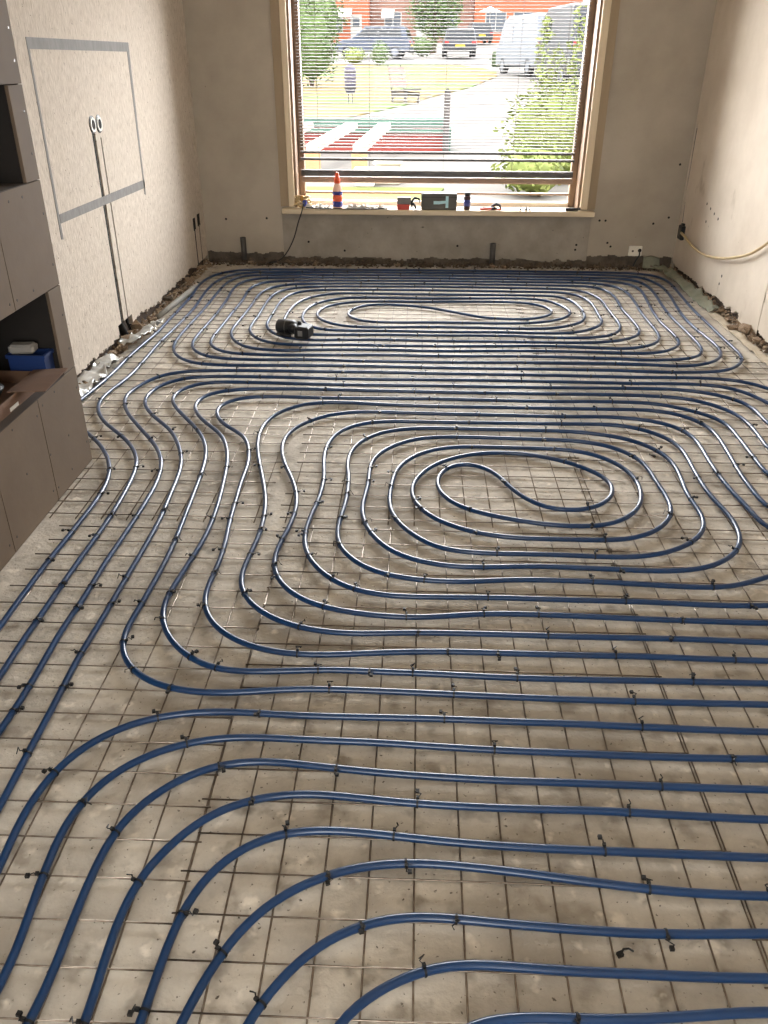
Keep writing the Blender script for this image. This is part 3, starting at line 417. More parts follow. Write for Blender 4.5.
def rect_cells(u0, u1, z0, z1, holes):
    us = sorted({u0, u1} | {min(max(h[i], u0), u1) for h in holes for i in (0, 1)})
    zs = sorted({z0, z1} | {min(max(h[i], z0), z1) for h in holes for i in (2, 3)})
    for a, b in zip(us, us[1:]):
        run = None
        for c, d in zip(zs, zs[1:]):
            um, zm = (a + b) / 2, (c + d) / 2
            if any(h[0] < um < h[1] and h[2] < zm < h[3] for h in holes):
                if run: yield run
                run = None
            else:
                run = (a, b, run[2] if run else c, d)
        if run: yield run
def jagged(u0, u1, lo, hi, seed, wmin=.04, wmax=.16):
    r = random.Random(seed)
    out = []; u = u0
    while u < u1:
        w = r.uniform(.012, .035)
        k = .5 + .5 * noise.noise(Vector((u * 3.1, seed, 0))) + .45 * noise.noise(Vector((u * 13.0, seed, 4))) + r.uniform(-.12, .12)
        out.append((u, min(u + w, u1), -1, lo + (hi - lo) * min(max(k, 0), 1)))
        u += w
    return out
def plaster_sheet(u0, u1, z0, z1, holes, put):
    mb = MB()
    for a, b, c, d in rect_cells(u0, u1, z0, z1, holes):
        put(mb, a, b, c, d)
    return mb

# left wall: masonry core, combed plaster with two cut pipe chases, a chipped foot and old fixing holes
lw_holes = [(4.912, 4.962, -1, 1.205), (5.032, 5.05, -1, 1.17), (7.085, 7.115, .92, 1.06), (6.85, 6.93, .33, .43), (6.99, 7.09, .34, .44),
            (6.87, 6.90, -1, .34), (7.03, 7.055, -1, .35), (4.85, 5.12, -1, .13)]
lw_holes += jagged(3.1, 7.22, .035, .10, 11)
wl = struct(plaster_sheet(YR, YB, 0, ZC, lw_holes, lambda mb, a, b, c, d: mb.box(XL - .028, XL, a, b, c, d)).build('wall_left', 'plaster_combed'))
MB().box(XL - .2, XL - .026, YR, YB, 0, ZC).build('masonry_core', 'masonry_core', wl)
# right wall
rw_holes = [(5.20, 5.24, .05, .31), (5.20, 5.27, .02, .12), (5.19, 5.25, .24, .30), (7.16, 7.19, .36, 1.12), (7.17, 7.20, .98, 1.14)]
rw_holes += jagged(4.4, 7.22, .02, .085, 12)
wr = struct(plaster_sheet(YR, YB, 0, ZC, rw_holes, lambda mb, a, b, c, d: mb.box(XR, XR + .028, a, b, c, d)).build('wall_right', 'plaster_right'))
MB().box(XR + .026, XR + .2, YR, YB, 0, ZC).build('masonry_core', 'masonry_core', wr)
MB().prism([(5.41, .64), (5.20, .64), (5.20, .02), (5.545, .03)], XR - .0025, XR + .001, 'X').build('plaster_patch', 'plaster_right', wr)
# back wall with the window opening
WX0, WX1, WZ0, WZ1 = -1.03, 1.35, .44, 2.36
op = (WX0, WX1, WZ0, WZ1)
bw_holes = [op, (-1.15, 1.46, -1, .435)] + jagged(XL, -1.15, .07, .12, 13) + jagged(1.46, XR, .08, .125, 14)
wb = struct(plaster_sheet(XL - .2, XR + .2, 0, ZC, bw_holes, lambda mb, a, b, c, d: mb.box(a, b, YB, YB + .03, c, d)).build('wall_back', 'plaster_smooth'))
core = MB()
for a, b, c, d in rect_cells(XL - .2, XR + .2, 0, ZC, [op]):
    core.box(a, b, YB + .029, YB + .28, c, d)
core.build('masonry_core', 'core_back', wb)
plaster_sheet(-1.15, 1.46, 0, .435, jagged(-1.15, 1.46, .035, .085, 15), lambda mb, a, b, c, d: mb.box(a, b, YB + .006, YB + .032, c, d)).build('render_panel', 'render_grey', wb)
for hx, hz in ((-.93, .19), (-.62, .12), (.35, .17), (1.36, .19), (1.355, .15), (1.62, .21), (1.65, .18), (2.10, .42), (1.98, .37), (-1.63, .37), (-1.28, .38), (1.53, .39), (1.58, .39), (2.12, .83)):
    MB().lathe([(.0095, 0), (.008, .002)], 8, (hx, YB - .0015, hz), 'Y').build('fixing_hole', 'black_void', wb)
for hy, hz in ((6.6, .62), (6.5, .60), (6.4, .58), (6.3, .56), (6.55, .5), (6.0, .22), (6.02, .16)):
    MB().lathe([(.011, 0), (.009, .002)], 8, (XR - .0015, hy, hz), 'X').build('fixing_hole', 'black_void', wr)
# rear wall behind the camera with an opening made for the added lamp
rw = MB()
for a, b, c, d in rect_cells(XL - .2, XR + .2, 0, ZC, [(-.9, .3, 0, 2.15)]):
    rw.box(a, b, YR - .2, YR, c, d)
struct(rw.build('wall_rear', 'plaster_smooth'))

# window: casing, lining, frame, glass, sill
win = empty('window_1', (0, YB, WZ0)); struct(win)
def wpart(name, mb, material):
    o = mb.build(name, material); o.parent = win; o.matrix_parent_inverse = Matrix.Translation((0, -YB, -WZ0)); return o
for a, b in ((-1.15, -1.078), (1.408, 1.475)):
    wpart('casing', MB().box(a, b, YB - .022, YB + .001, WZ0 + .04, WZ1 + .09), 'wood_shaded')
wpart('casing', MB().box(-1.078, 1.408, YB - .022, YB + .001, WZ1 + .02, WZ1 + .09), 'wood_shaded')
for a, b in ((-1.078, -1.03), (1.35, 1.408)):
    wpart('jamb_lining', MB().cbox(a, b, YB - .045, YB + .02, WZ0 + .04, WZ1 + .03, .004), 'wood_cream')
wpart('head_lining', MB().box(-1.03, 1.35, YB - .04, YB + .28, WZ1 - .02, WZ1 + .02), 'wood_cream')
for a, b in ((-1.03, -1.012), (1.332, 1.35)):
    wpart('reveal', MB().box(a, b, YB + .0, YB + .28, WZ0, WZ1 - .02), 'wood_backlit')
for a, b in ((-1.012, -.962), (1.282, 1.332)):
    wpart('stile', MB().cbox(a, b, YB + .17, YB + .24, WZ0, WZ1 - .02, .005), 'wood_backlit')
wpart('bottom_rail', MB().cbox(-.962, 1.282, YB + .17, YB + .24, WZ0 + .02, WZ0 + .062, .006), 'frame_white')
wpart('glazing_bar', MB().cbox(-.962, 1.282, YB + .185, YB + .225, WZ0 + .118, WZ0 + .134, .003), 'wood_backlit')
wpart('top_rail', MB().cbox(-.962, 1.282, YB + .17, YB + .24, WZ1 - .09, WZ1 - .02, .006), 'frame_white')
wpart('pane', MB().box(-.965, 1.285, YB + .2, YB + .206, WZ0 + .055, WZ1 - .085), 'window_glass')
wpart('window_sill', MB().cbox(-1.135, 1.468, YB - .085, YB + .17, WZ0 - .012, WZ0 + .03, .006), 'sill_wood')

# ------------------------------------------------------------------ boxed-in chimney breast of grey brown boards
UX = -1.425
unit = tag(empty('board_clad_unit', (UX, 2.2, 0)), 'boxed-in wall unit clad in brown boards with dark open niches, left foreground', 'wall unit')
def upart(name, mb, material, parent=None):
    o = mb.build(name, material)
    o.parent = parent or unit
    if not parent: o.matrix_parent_inverse = Matrix.Translation((-UX, -2.2, 0))
    return o
U0, U1 = 1.05, 3.237
N1 = (1.95, 3.117, .437, .776)
N2 = (1.95, 3.117, 1.168, 1.487)
g = .0016
def ub(a, b, c, d):
    o = upart('board', MB().cbox(UX - .013, UX, a + g, b - g, c + g, d - g, .0015), 'board_brown')
    return o
boards = [(U0, 1.65, 0, N1[2]), (1.65, 2.046, 0, N1[2]), (2.046, 2.446, 0, N1[2]), (2.446, 2.848, 0, N1[2]), (2.848, U1, 0, N1[2]),
          (U0, 1.95, N1[2], N1[3]), (3.117, U1, N1[2], N1[3]), (U0, 1.75, N1[3], N2[2]), (1.75, 2.29, N1[3], N2[2]), (2.29, 2.832, N1[3], N2[2]), (2.832, U1, N1[3], N2[2]),
          (U0, 1.95, N2[2], N2[3]), (3.117, U1, N2[2], N2[3]), (U0, 2.1, N2[3], ZC - .01), (2.1, 2.7, N2[3], ZC - .01), (2.7, U1, N2[3], ZC - .01)]
for bd in boards: ub(*bd)
upart('side_board', MB().box(XL + .004, UX - .014, U1 - .012, U1, 0, ZC - .01), 'board_brown')
upart('side_board', MB().box(XL + .004, UX - .014, U0, U0 + .012, 0, ZC - .01), 'board_brown')
upart('carcass', MB().box(XL + .004, UX - .014, U0 + .013, U1 - .013, .02, N1[2] - .013).box(XL + .004, UX - .014, U0 + .013, U1 - .013, N1[3] + .013, N2[2] - .013)
      .box(XL + .004, UX - .014, U0 + .013, U1 - .013, N2[3] + .013, ZC - .02), 'board_edge')
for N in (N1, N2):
    n = upart('niche', MB().box(XL + .006, XL + .016, N[0], N[1], N[2], N[3]), 'niche_shade')
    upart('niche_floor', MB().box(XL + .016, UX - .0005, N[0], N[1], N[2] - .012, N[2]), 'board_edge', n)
    upart('niche_ceiling', MB().box(XL + .016, UX - .014, N[0], N[1], N[3], N[3] + .012), 'niche_shade', n)
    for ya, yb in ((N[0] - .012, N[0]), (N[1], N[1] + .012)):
        upart('niche_side', MB().box(XL + .016, UX - .014, ya, yb, N[2], N[3]), 'niche_shade', n)
screws = [(3.21, z) for z in (.1, .35, .52, .66, .86, 1.05, 1.26, 1.4, 1.56, 1.66)] + [(2.88, .4), (2.87, .05), (2.82, .38), (2.82, .06), (2.48, .05), (2.42, .05), (2.86, .81), (2.80, .81), (3.0, .81), (3.0, .41), (3.05, .2), (2.95, 1.13), (2.86, 1.13), (3.06, 1.13), (3.02, .06), (2.65, .22), (2.62, .41), (2.86, .2)]
for y, z in screws:
    upart('screw', MB().lathe([(.0055, 0), (.0045, .0015)], 8, (UX - .0005, y, z), 'X'), 'screw_steel')

# ------------------------------------------------------------------ steel mesh sheets on the slab
RW = .0021
def wire_mesh(name, length, along):
    L = length / 2
    pts = [(-L, 0, 0), (-L * .4, .0, .0), (L * .35, 0, 0), (L, 0, 0)]
    if along == 'Y': pts = [(y, x, z) for x, y, z in pts]
    mb = MB().tube(pts, RW, 6)
    me = mb.mesh(name)
    me.materials.append(MATS['steel_wire'])
    me.polygons.foreach_set('use_smooth', [True] * len(me.polygons))
    return me
mesh_cache = {}
def wire(length, along, loc, parent, rz):
    k = (round(length, 2), along)
    if k not in mesh_cache: mesh_cache[k] = wire_mesh('wire', length, along)
    o = bpy.data.objects.new('wire', mesh_cache[k])
    C.objects.link(o)
    o.parent = parent
    o.location = (loc[0] - parent.location.x, loc[1] - parent.location.y, loc[2] - parent.location.z)
    o.rotation_euler = (0, 0, rz)
def mesh_sheet(label, xs, ys, ox, oy, dz=0.0, rot=0.0, sx=0.0):
    """long wires at xs, cross wires at ys on top of them; ox, oy = overhang of the wire ends"""
    s = tag(empty('steel_mesh_sheet', (xs[0], ys[0], 0)), label, 'wire mesh', 'steel mesh sheets under the pipes')
    Ly = ys[-1] - ys[0] + 2 * oy; cy = (ys[0] + ys[-1]) / 2
    Lx = xs[-1] - xs[0] + 2 * ox; cx = (xs[0] + xs[-1]) / 2
    for x in xs: wire(Ly, 'Y', (x + rnd.uniform(-.002, .002), cy, RW + dz), s, rot + rnd.uniform(-.0012, .0012))
    for y in ys: wire(Lx, 'X', (cx + sx + rnd.uniform(-.008, .008), y + rnd.uniform(-.002, .002), 3 * RW + dz), s, rot + rnd.uniform(-.0016, .0016))
X0 = -.3724
col = lambda i, j: [X0 + .1 * k for k in range(i, j + 1)]
rows = lambda a, n: [a + .1 * k for k in range(n)]
mesh_sheet('narrow wire mesh sheet in front, running past the brown boarded unit', col(-9, -1), rows(.637, 21), .039, .03, sx=-.033)
mesh_sheet('wire mesh sheet in the middle foreground under the bending pipe ends', col(-1, 11), rows(.661, 21), .008, .03, .0004)
mesh_sheet('wire mesh sheet at the front right under the straight pipe runs', [X0 + .008 + .1 * k for k in range(11, 25)], rows(.652, 21), .025, .03)
mesh_sheet('wire mesh sheet just beyond the brown unit, beside the silver film', [X0 - .03 + .1 * k for k in range(-13, -1)], rows(2.735, 21), .03, .03)
mesh_sheet('wire mesh sheet under the small oval centre of the nearer spiral', [X0 - .012 + .1 * k for k in range(-1, 12)], rows(2.74, 21), .03, .03, .0004)
mesh_sheet('wire mesh sheet beside the right wall under the sweeping outer bends', [X0 + .01 + .1 * k for k in range(11, 25)], rows(2.722, 21), .03, .03)
mesh_sheet('far wire mesh sheet by the left wall under the turning pipes', [X0 + .0 + .1 * k for k in range(-13, -1)], rows(4.84, 21), .03, .03)
mesh_sheet('far wire mesh sheet below the window, under the farther oval', [X0 + .02 + .1 * k for k in range(-1, 12)], rows(4.85, 21), .03, .03, .0004)
mesh_sheet('far wire mesh sheet in the corner under the white wall plate', [X0 + .03 + .1 * k for k in range(11, 24)], rows(4.83, 21), .03, .03)

# ------------------------------------------------------------------ the blue heating pipes
PR = .0095
PZ = 4 * RW + PR + .0006
def tie_mesh(name, seed):
    r = random.Random(seed)
    mb = MB()
    R0, R1, h = PR + .0003, PR + .0019, .0024
    n = 10
    vs = []; fs = []
    for k in range(n):
        a = 2 * math.pi * k / n
        for rr, y in ((R1, -h), (R1, h), (R0, h), (R0, -h)):
            vs.append((rr * math.cos(a), y, rr * math.sin(a) * 1.0))
    for k in range(n):
        k2 = (k + 1) % n
        for q in range(3):
            fs.append((k * 4 + q, k2 * 4 + q, k2 * 4 + (q + 1) % 4, k * 4 + (q + 1) % 4))
    mb.add(vs, fs)
    a = r.uniform(.15, 2.9)
    c = Vector((math.cos(a), 0, math.sin(a))) * (PR + .004)
    mb.box(c.x - .004, c.x + .004, c.y - .0035, c.y + .0035, c.z - .003, c.z + .004)
    side = 1 if c.x >= 0 else -1
    L = r.uniform(.008, .022)
    pts = [c, c + Vector((side * L * .35, r.uniform(-.01, .01), .006)), c + Vector((side * L * .8, r.uniform(-.009, .009), r.uniform(-.004, .008))),
           c + Vector((side * L, r.uniform(-.012, .012), r.uniform(-.010, .006)))]
    mb.tube(pts, .0016, 4)
    kn = pts[-1]
    if r.random() < .6: mb.box(kn.x - .0045, kn.x + .0045, kn.y - .0045, kn.y + .0045, kn.z - .003, kn.z + .004)
    me = mb.mesh(name)
    me.materials.append(MATS['black_plastic'])
    return me
TIE_MESHES = [tie_mesh('cable_tie', 20 + k) for k in range(8)]
def build_pipe(label, path, seen, auto_gap, ymin):
    r = random.Random(len(path))
    P = catmull([(x, y, PZ) for x, y in path], .02)
    P = resample(P, .025)
    P = smooth_path(P, 9)
    root = tag(empty('heating_pipe', P[0]), label, 'heating pipe')
    me = bpy.data.meshes.new('pipe')
    vs, fs = tube_data([p - P[0] for p in P], PR, 10)
    me.from_pydata(vs, [], fs)
    me.polygons.foreach_set('use_smooth', [True] * len(me.polygons))
    link('tube', me, 'pipe_blue', root)
    spots = []
    for sx, sy in seen:
        i = min(range(len(P)), key=lambda k: (P[k].x - sx) ** 2 + (P[k].y - sy) ** 2)
        spots.append(i)
    if auto_gap:
        s = r.uniform(0, auto_gap); last = 0.0
        i = 0; dist = 0.0; nxt = s
        for i in range(1, len(P)):
            dist += (P[i] - P[i - 1]).length
            if dist >= nxt:
                nxt = dist + auto_gap * r.uniform(.7, 1.3)
                if P[i].y < ymin: continue
                if P[i].x > 1.3 + .11 * (P[i].y - 2) * 2.2: continue
                if any(abs(P[j].x - P[i].x) + abs(P[j].y - P[i].y) < .09 for j in spots): continue
                spots.append(i)
    for i in spots:
        j, k = max(i - 1, 0), min(i + 1, len(P) - 1)
        t = (P[k] - P[j]).normalized()
        o = bpy.data.objects.new('cable_tie', r.choice(TIE_MESHES))
        C.objects.link(o)
        o.parent = root
        o.location = P[i] - P[0]
        o.rotation_euler = (0, 0, math.atan2(-t.x, t.y) + (math.pi if r.random() < .5 else 0))
    return root
build_pipe('dark blue heating pipe coiled into the far oval spiral below the window', FAR_PATH, TIES['far'], .46, .8)
build_pipe('blue heating pipe coiled into the nearer oval spiral in the middle of the floor', NEAR_PATH, TIES['near'], .46, .8)
build_pipe('blue heating pipe in the foreground, its runs bending down to the bottom left', FRONT_PATH, TIES['front'], 0, .8)
for x, y, a, lab in ((.44, 1.01, .4, 'loose snipped black cable tie between the lowest pipe runs at bottom right'), (1.096, 3.383, 2.2, 'loose snipped black cable tie right of the small oval spiral centre'),
                     (-1.152, 5.331, .8, 'loose snipped black cable tie left of the black power tool'), (-1.156, 3.581, 1.4, 'loose snipped black cable tie among the bends beyond the boarded unit')):
    o = link('loose_cable_tie', MB().tube([(0, 0, .004), (.012, .006, .006), (.024, .004, .004), (.030, -.004, .003)], .0022, 5).box(-.006, .006, -.005, .005, .0, .008).mesh('loose_cable_tie'), 'black_plastic')
    o.location = (x, y, 0); o.rotation_euler = (0, 0, a)
    tag(o, lab, 'cable tie', 'snipped cable ties dropped on the floor')

# ------------------------------------------------------------------ edge strips, film and rubble along the walls
def ribbon(name, material, spine, width_dir, w, thick, amp, seed, label, cat, parent=None, n_across=7):
    """crumpled strip of film or foam following a spine; width_dir gives (across vector) per point"""
    r = random.Random(seed)
    off = Vector((r.random() * 20, r.random() * 20, r.random() * 20))
    P = resample(catmull(spine, .05), .03)
    vs = []; fs = []
    n = n_across
    for i, p in enumerate(P):
        for k in range(n):
            t = k / (n - 1)
            ww = w * (0.75 + .45 * noise.noise(Vector((p.y * 2.1, seed, 0)) + off))
            q = p + Vector(width_dir) * ww * (t - .5)
            q.z += amp * abs(noise.noise(Vector((q.x * 9, q.y * 9, t)) + off)) * 1.6 + amp * .5 * noise.noise(Vector((q.x * 26, q.y * 26, 1.)) + off)
            q.x += amp * .6 * noise.noise(Vector((q.y * 11, q.x * 7, 5)) + off)
            q.z = max(q.z, thick + .001)
            vs.append(q)
    m = len(vs)
    vs += [v - Vector((0, 0, thick)) for v in vs]
    R = len(P)
    for i in range(R - 1):
        for k in range(n - 1):
            a, b, c, d = i * n + k, i * n + k + 1, (i + 1) * n + k + 1, (i + 1) * n + k
            fs.append((a, b, c, d)); fs.append((m + d, m + c, m + b, m + a))
        fs.append((i * n, (i + 1) * n, m + (i + 1) * n, m + i * n))
        fs.append((i * n + n - 1, m + i * n + n - 1, m + (i + 1) * n + n - 1, (i + 1) * n + n - 1))
    for i0 in (0, (R - 1) * n):
        for k in range(n - 1): fs.append((i0 + k, m + i0 + k, m + i0 + k + 1, i0 + k + 1))
    o = MB().add(vs, fs).build(name, material, parent, True)
    return tag(o, label, cat)
ribbon('edge_film', 'film_silver', [(-1.785, 3.4, .03), (-1.785, 3.8, .03), (-1.775, 4.2, .03), (-1.76, 4.55, .02)], (1, 0, -.35), .12, .002, .05, 3, 'crumpled silvery plastic film along the left wall beside the boarded unit', 'plastic film')
ribbon('edge_film', 'film_silver', [(-1.74, 4.75, .05), (-1.70, 5.0, .06), (-1.68, 5.22, .05)], (1, .2, .2), .10, .002, .055, 8, 'small crumpled clear film bunched over the pipe below the two wall chases', 'plastic film')
slv = MB().tube([(-1.755, 5.45, .024), (-1.735, 5.75, .024), (-1.715, 6.05, .024), (-1.705, 6.3, .022)], [.018, .021, .021, .017], 10).build('foam_sleeve', 'foam_grey', None, True)
tag(slv, 'short grey foam sleeve lying against the foot of the left wall', 'foam sleeve')
ribbon('edge_foam', 'foam_green', [(2.05, 7.12, .04), (2.085, 6.9, .04), (2.095, 6.6, .035), (2.10, 6.2, .03), (2.105, 5.8, .025)], (1, 0, .35), .10, .006, .026, 21, 'greenish foam edge strip crumpled along the foot of the right wall', 'edge strip')
ribbon('edge_foam', 'foam_green', [(1.93, 7.15, .06), (2.0, 7.14, .07), (2.06, 7.13, .06)], (0, .35, .8), .15, .006, .02, 24, 'greenish foam flap standing in the far right corner', 'edge strip')
ribbon('edge_screed', 'dust_pale', [(2.10, 5.8, .010), (2.10, 5.2, .010), (2.10, 4.6, .010), (2.105, 3.9, .010), (2.11, 3.0, .010)], (1, 0, .1), .075, .006, .012, 31, 'pale dusty edge strip along the right wall nearer the camera', 'edge strip')
# loose debris: uncountable crumbs, then chunks one can count
def crumbs(name, label, pts, n, seed, material, spread, zmax):
    r = random.Random(seed); mb = MB()
    for _ in range(n):
        k = r.randrange(len(pts) - 1); t = r.random()
        x = pts[k][0] + (pts[k + 1][0] - pts[k][0]) * t + r.gauss(0, spread[0]); y = pts[k][1] + (pts[k + 1][1] - pts[k][1]) * t + r.gauss(0, spread[1])
        x = min(max(x, XL - .012), XR + .012); y = min(y, YB + .016)
        s = r.uniform(.004, .014); a = r.uniform(0, 6.3); z = 0.0
        z += r.random() ** 2 * zmax
        c, d = math.cos(a) * s, math.sin(a) * s
        mb.add([(x - c, y - d, z), (x + d, y - c, z), (x + c, y + d, z), (x - d, y + c, z), (x + c * .2, y - d * .2, z + s * r.uniform(.7, 1.3))],
               [(0, 3, 2, 1), (0, 1, 4), (1, 2, 4), (2, 3, 4), (3, 0, 4)])
    tag(mb.build(name, material), label, 'debris', None, 'stuff')
crumbs('plaster_crumbs', 'fine plaster crumbs strewn along the foot of the left wall', [(-1.80, 3.3), (-1.79, 7.15)], 900, 1, 'rubble', (.018, .02), .05)
crumbs('plaster_crumbs', 'fine plaster crumbs strewn along the foot of the right wall', [(2.17, 3.5), (2.16, 7.15)], 900, 2, 'rubble', (.02, .02), .045)
crumbs('mortar_crumbs', 'dark mortar crumbs strewn along the foot of the window wall', [(-1.8, 7.18), (2.1, 7.18)], 1500, 3, 'rubble_dark', (.02, .032), .05)
ROCKS = {m: [rock_mesh('chunk', 50 + k, m) for k in range(5)] for m in ('rubble', 'rubble_dark', 'plaster_chip')}
def chunk(material, x, y, z, s, r, label, group):
    o = bpy.data.objects.new('plaster_chunk', r.choice(ROCKS[material]))
    C.objects.link(o)
    o.location = (x, y, z + s * .3); o.scale = (s, s * r.uniform(.8, 1.6), s * r.uniform(.6, 1.0)); o.rotation_euler = (0, 0, r.uniform(0, 6.3))
    tag(o, label, 'rubble chunk', group)
r = random.Random(77)
for k in range(46):
    y = 3.5 + 3.6 * (k + r.random()) / 46
    s = r.uniform(.018, .044)
    chunk(r.choice(('rubble', 'rubble', 'plaster_chip', 'rubble_dark')), r.uniform(-1.815, -1.775), y, r.choice((0, 0, .03)), s, r, 'broken brown plaster chunk at the chipped foot of the left wall', 'plaster chunks along the left wall')
for k in range(40):
    y = 4.6 + 2.5 * (k + r.random()) / 40
    s = r.uniform(.016, .038)
    chunk(r.choice(('rubble', 'plaster_chip', 'rubble_dark')), r.uniform(2.15, 2.195), y, r.choice((0, .02)), s, r, 'broken plaster chunk at the chipped foot of the right wall', 'plaster chunks along the right wall')
for k in range(44):
    x = -1.75 + 3.8 * (k + r.random()) / 44
    s = r.uniform(.014, .040)
    chunk(r.choice(('rubble_dark', 'rubble_dark', 'rubble')), x, r.uniform(7.15, 7.215), 0, s, r, 'dark mortar chunk at the foot of the wall under the window', 'mortar chunks under the window')
for x, y, z, s in ((-1.77, 4.86, .02, .07), (-1.76, 4.98, .01, .06), (-1.785, 5.08, .05, .05), (-1.755, 5.10, 0, .045)):
    chunk('rubble', x, y, z, s, r, 'large brown rubble lump heaped below the two pipe chases', 'rubble heap below the wall chases')
for x, y, z, s in ((2.15, 5.30, .03, .06), (2.14, 5.40, 0, .05), (2.16, 5.18, 0, .05), (2.15, 5.08, .02, .04)):
    chunk('rubble', x, y, z, s, r, 'large brown rubble lump below the blackened slot in the right wall', 'rubble heap at the right wall')

# ------------------------------------------------------------------ things fixed on the walls
tp = tag(empty('tape_outline', (XL, 5.0, 1.24)), 'rectangle outlined in grey tape on the combed left wall', 'tape')
def strip(poly):
    o = MB().prism(poly, XL, XL + .0018, 'X').build('tape_strip', 'tape_grey'); o.parent = tp; o.matrix_parent_inverse = Matrix.Translation((-XL, -5.0, -1.24))
strip([(4.26, 1.604), (5.765, 1.602), (5.765, 1.652), (4.26, 1.652)])
strip([(4.28, .828), (5.725, .812), (5.73, .862), (4.28, .872)])
strip([(4.262, 1.604), (4.282, 1.604), (4.276, .75), (4.25, .755)])
strip([(5.72, 1.604), (5.762, 1.604), (5.722, .768), (5.698, .775)])
for i, (y, z, lab) in enumerate(((4.937, 1.243, 'nearer of two white-rimmed round pipe sockets within the taped outline'), (5.040, 1.241, 'farther of two white-rimmed round pipe sockets within the taped outline'))):
    s = tag(empty('round_wall_socket', (XL, y, z)), lab, 'wall socket', 'pair of round sockets above the chases')
    MB().lathe([(.047, 0), (.047, .003), (.043, .004)], 20, axis='X').build('black_ring', 'black_plastic', s)
    MB().lathe([(.038, .003), (.038, .008), (.027, .008), (.027, .003)], 20, axis='X').build('white_rim', 'socket_white', s)
    MB().lathe([(.025, .003), (.022, .0085)], 16, axis='X').build('opening', 'black_void', s)
chase_fill = MB().tube([(XL - .026, 4.938, 1.2), (XL - .026, 4.937, .6), (XL - .024, 4.936, .12), (XL + .01, 4.935, .03)], .0235, 10).build('chase_infill', 'black_void', None, True)  # black infill nearly flush with the plaster, painting the chase's shade
tag(chase_fill, 'black pipe-shaped infill added as shade in the wider chase of the left wall', 'pipe')
chase_fill = MB().tube([(XL - .010, 5.041, 1.17), (XL - .010, 5.041, .6), (XL - .010, 5.041, .1), (XL + .012, 5.04, .03)], .0085, 6).build('thin_chase_infill', 'black_void', None, True)  # thinner black infill, the narrow chase's shade as a solid
tag(chase_fill, 'thin black cable-shaped infill added as shade in the narrower chase of the left wall', 'cable')
for y, z, lab in ((6.89, .38, 'nearer dark flush box low in the left wall by the window corner'), (7.04, .39, 'farther dark flush box low in the left wall by the window corner')):
    b = tag(empty('flush_box', (XL, y, z)), lab, 'flush box', 'flush boxes by the far left corner')
    MB().cbox(-.02, .001, -.036, .036, -.045, .045, .004).build('box_shell', 'black_void', b)
    MB().box(.001, .004, -.008, .008, -.03, .03).build('terminal_strip', 'black_void', b)
    MB().tube([(-.004, 0, -.045), (-.006, .004, -.2), (-.004, .006, -z + .02)], .006, 6).build('conduit', 'cable_black', b)
for x, z0, z1, lab in ((-1.493, .04, .225, 'short grey conduit stub standing against the wall left of the window'), (.652, .03, .20, 'short grey conduit stub standing under the middle of the window')):
    o = tag(empty('conduit_stub', (x, YB, z0)), lab, 'conduit')
    MB().lathe([(.024, 0), (.024, z1 - z0), (.020, z1 - z0), (.020, z1 - z0 - .01)], 12, (0, -.022, 0)).build('tube', 'conduit_grey', o, True)
    MB().lathe([(.019, z1 - z0 - .012), (.0185, z1 - z0 - .004)], 12, (0, -.022, 0)).build('opening', 'black_void', o)
pl = tag(empty('wall_plate', (1.863, YB, .147)), 'white square wall plate low on the back wall near the right corner', 'wall plate')
MB().cbox(-.056, .056, -.012, 0, -.042, .042, .004).build('plate', 'plate_white', pl)
MB().lathe([(.009, 0), (.008, .002)], 10, (-.022, -.0125, .0), 'Y').build('screw', 'screw_steel', pl)
MB().lathe([(.016, 0), (.015, .002)], 10, (.036, -.0125, .005), 'Y').build('knockout', 'black_void', pl)
MB().tube([(.036, -.012, .004), (.034, -.03, -.03), (.012, -.035, -.07), (-.01, -.045, -.12)], .006, 6).build('cable', 'cable_black', pl)
jb = tag(empty('junction_box', (XR, 7.06, .33)), 'dark junction box on the right wall at the corner crack', 'junction box')
MB().cbox(-.03, .004, -.05, .05, -.055, .055, .006).build('box_shell', 'black_plastic', jb)
MB().box(-.032, -.03, -.02, .02, -.03, .03).build('cover', 'case_grey', jb)
MB().box(-.02, 0, -.02, .02, .055, .07).build('gland', 'black_plastic', jb)
cb = MB().tube([tuple(q) for q in catmull([(XR - .03, 7.01, .335), (XR - .04, 6.9, .335), (XR - .05, 6.6, .305), (XR - .05, 6.3, .305), (XR - .045, 6.0, .345), (XR - .04, 5.75, .40), (XR - .035, 5.5, .475), (XR - .03, 5.36, .54), (XR - .03, 5.2, .62), (XR - .03, 5.0, .66)], .06)], .0095, 8).build('loose_cable', 'cable_cream', None, True)
tag(cb, 'cream cable sagging along the right wall from the junction box', 'cable')
cb = MB().tube([(XR + .006, 7.172, 1.10), (XR + .008, 7.17, .7), (XR + .004, 7.12, .40)], .007, 6).build('corner_cable', 'cable_black', None, True)
tag(cb, 'thin dark cable in the crack above the junction box', 'cable')

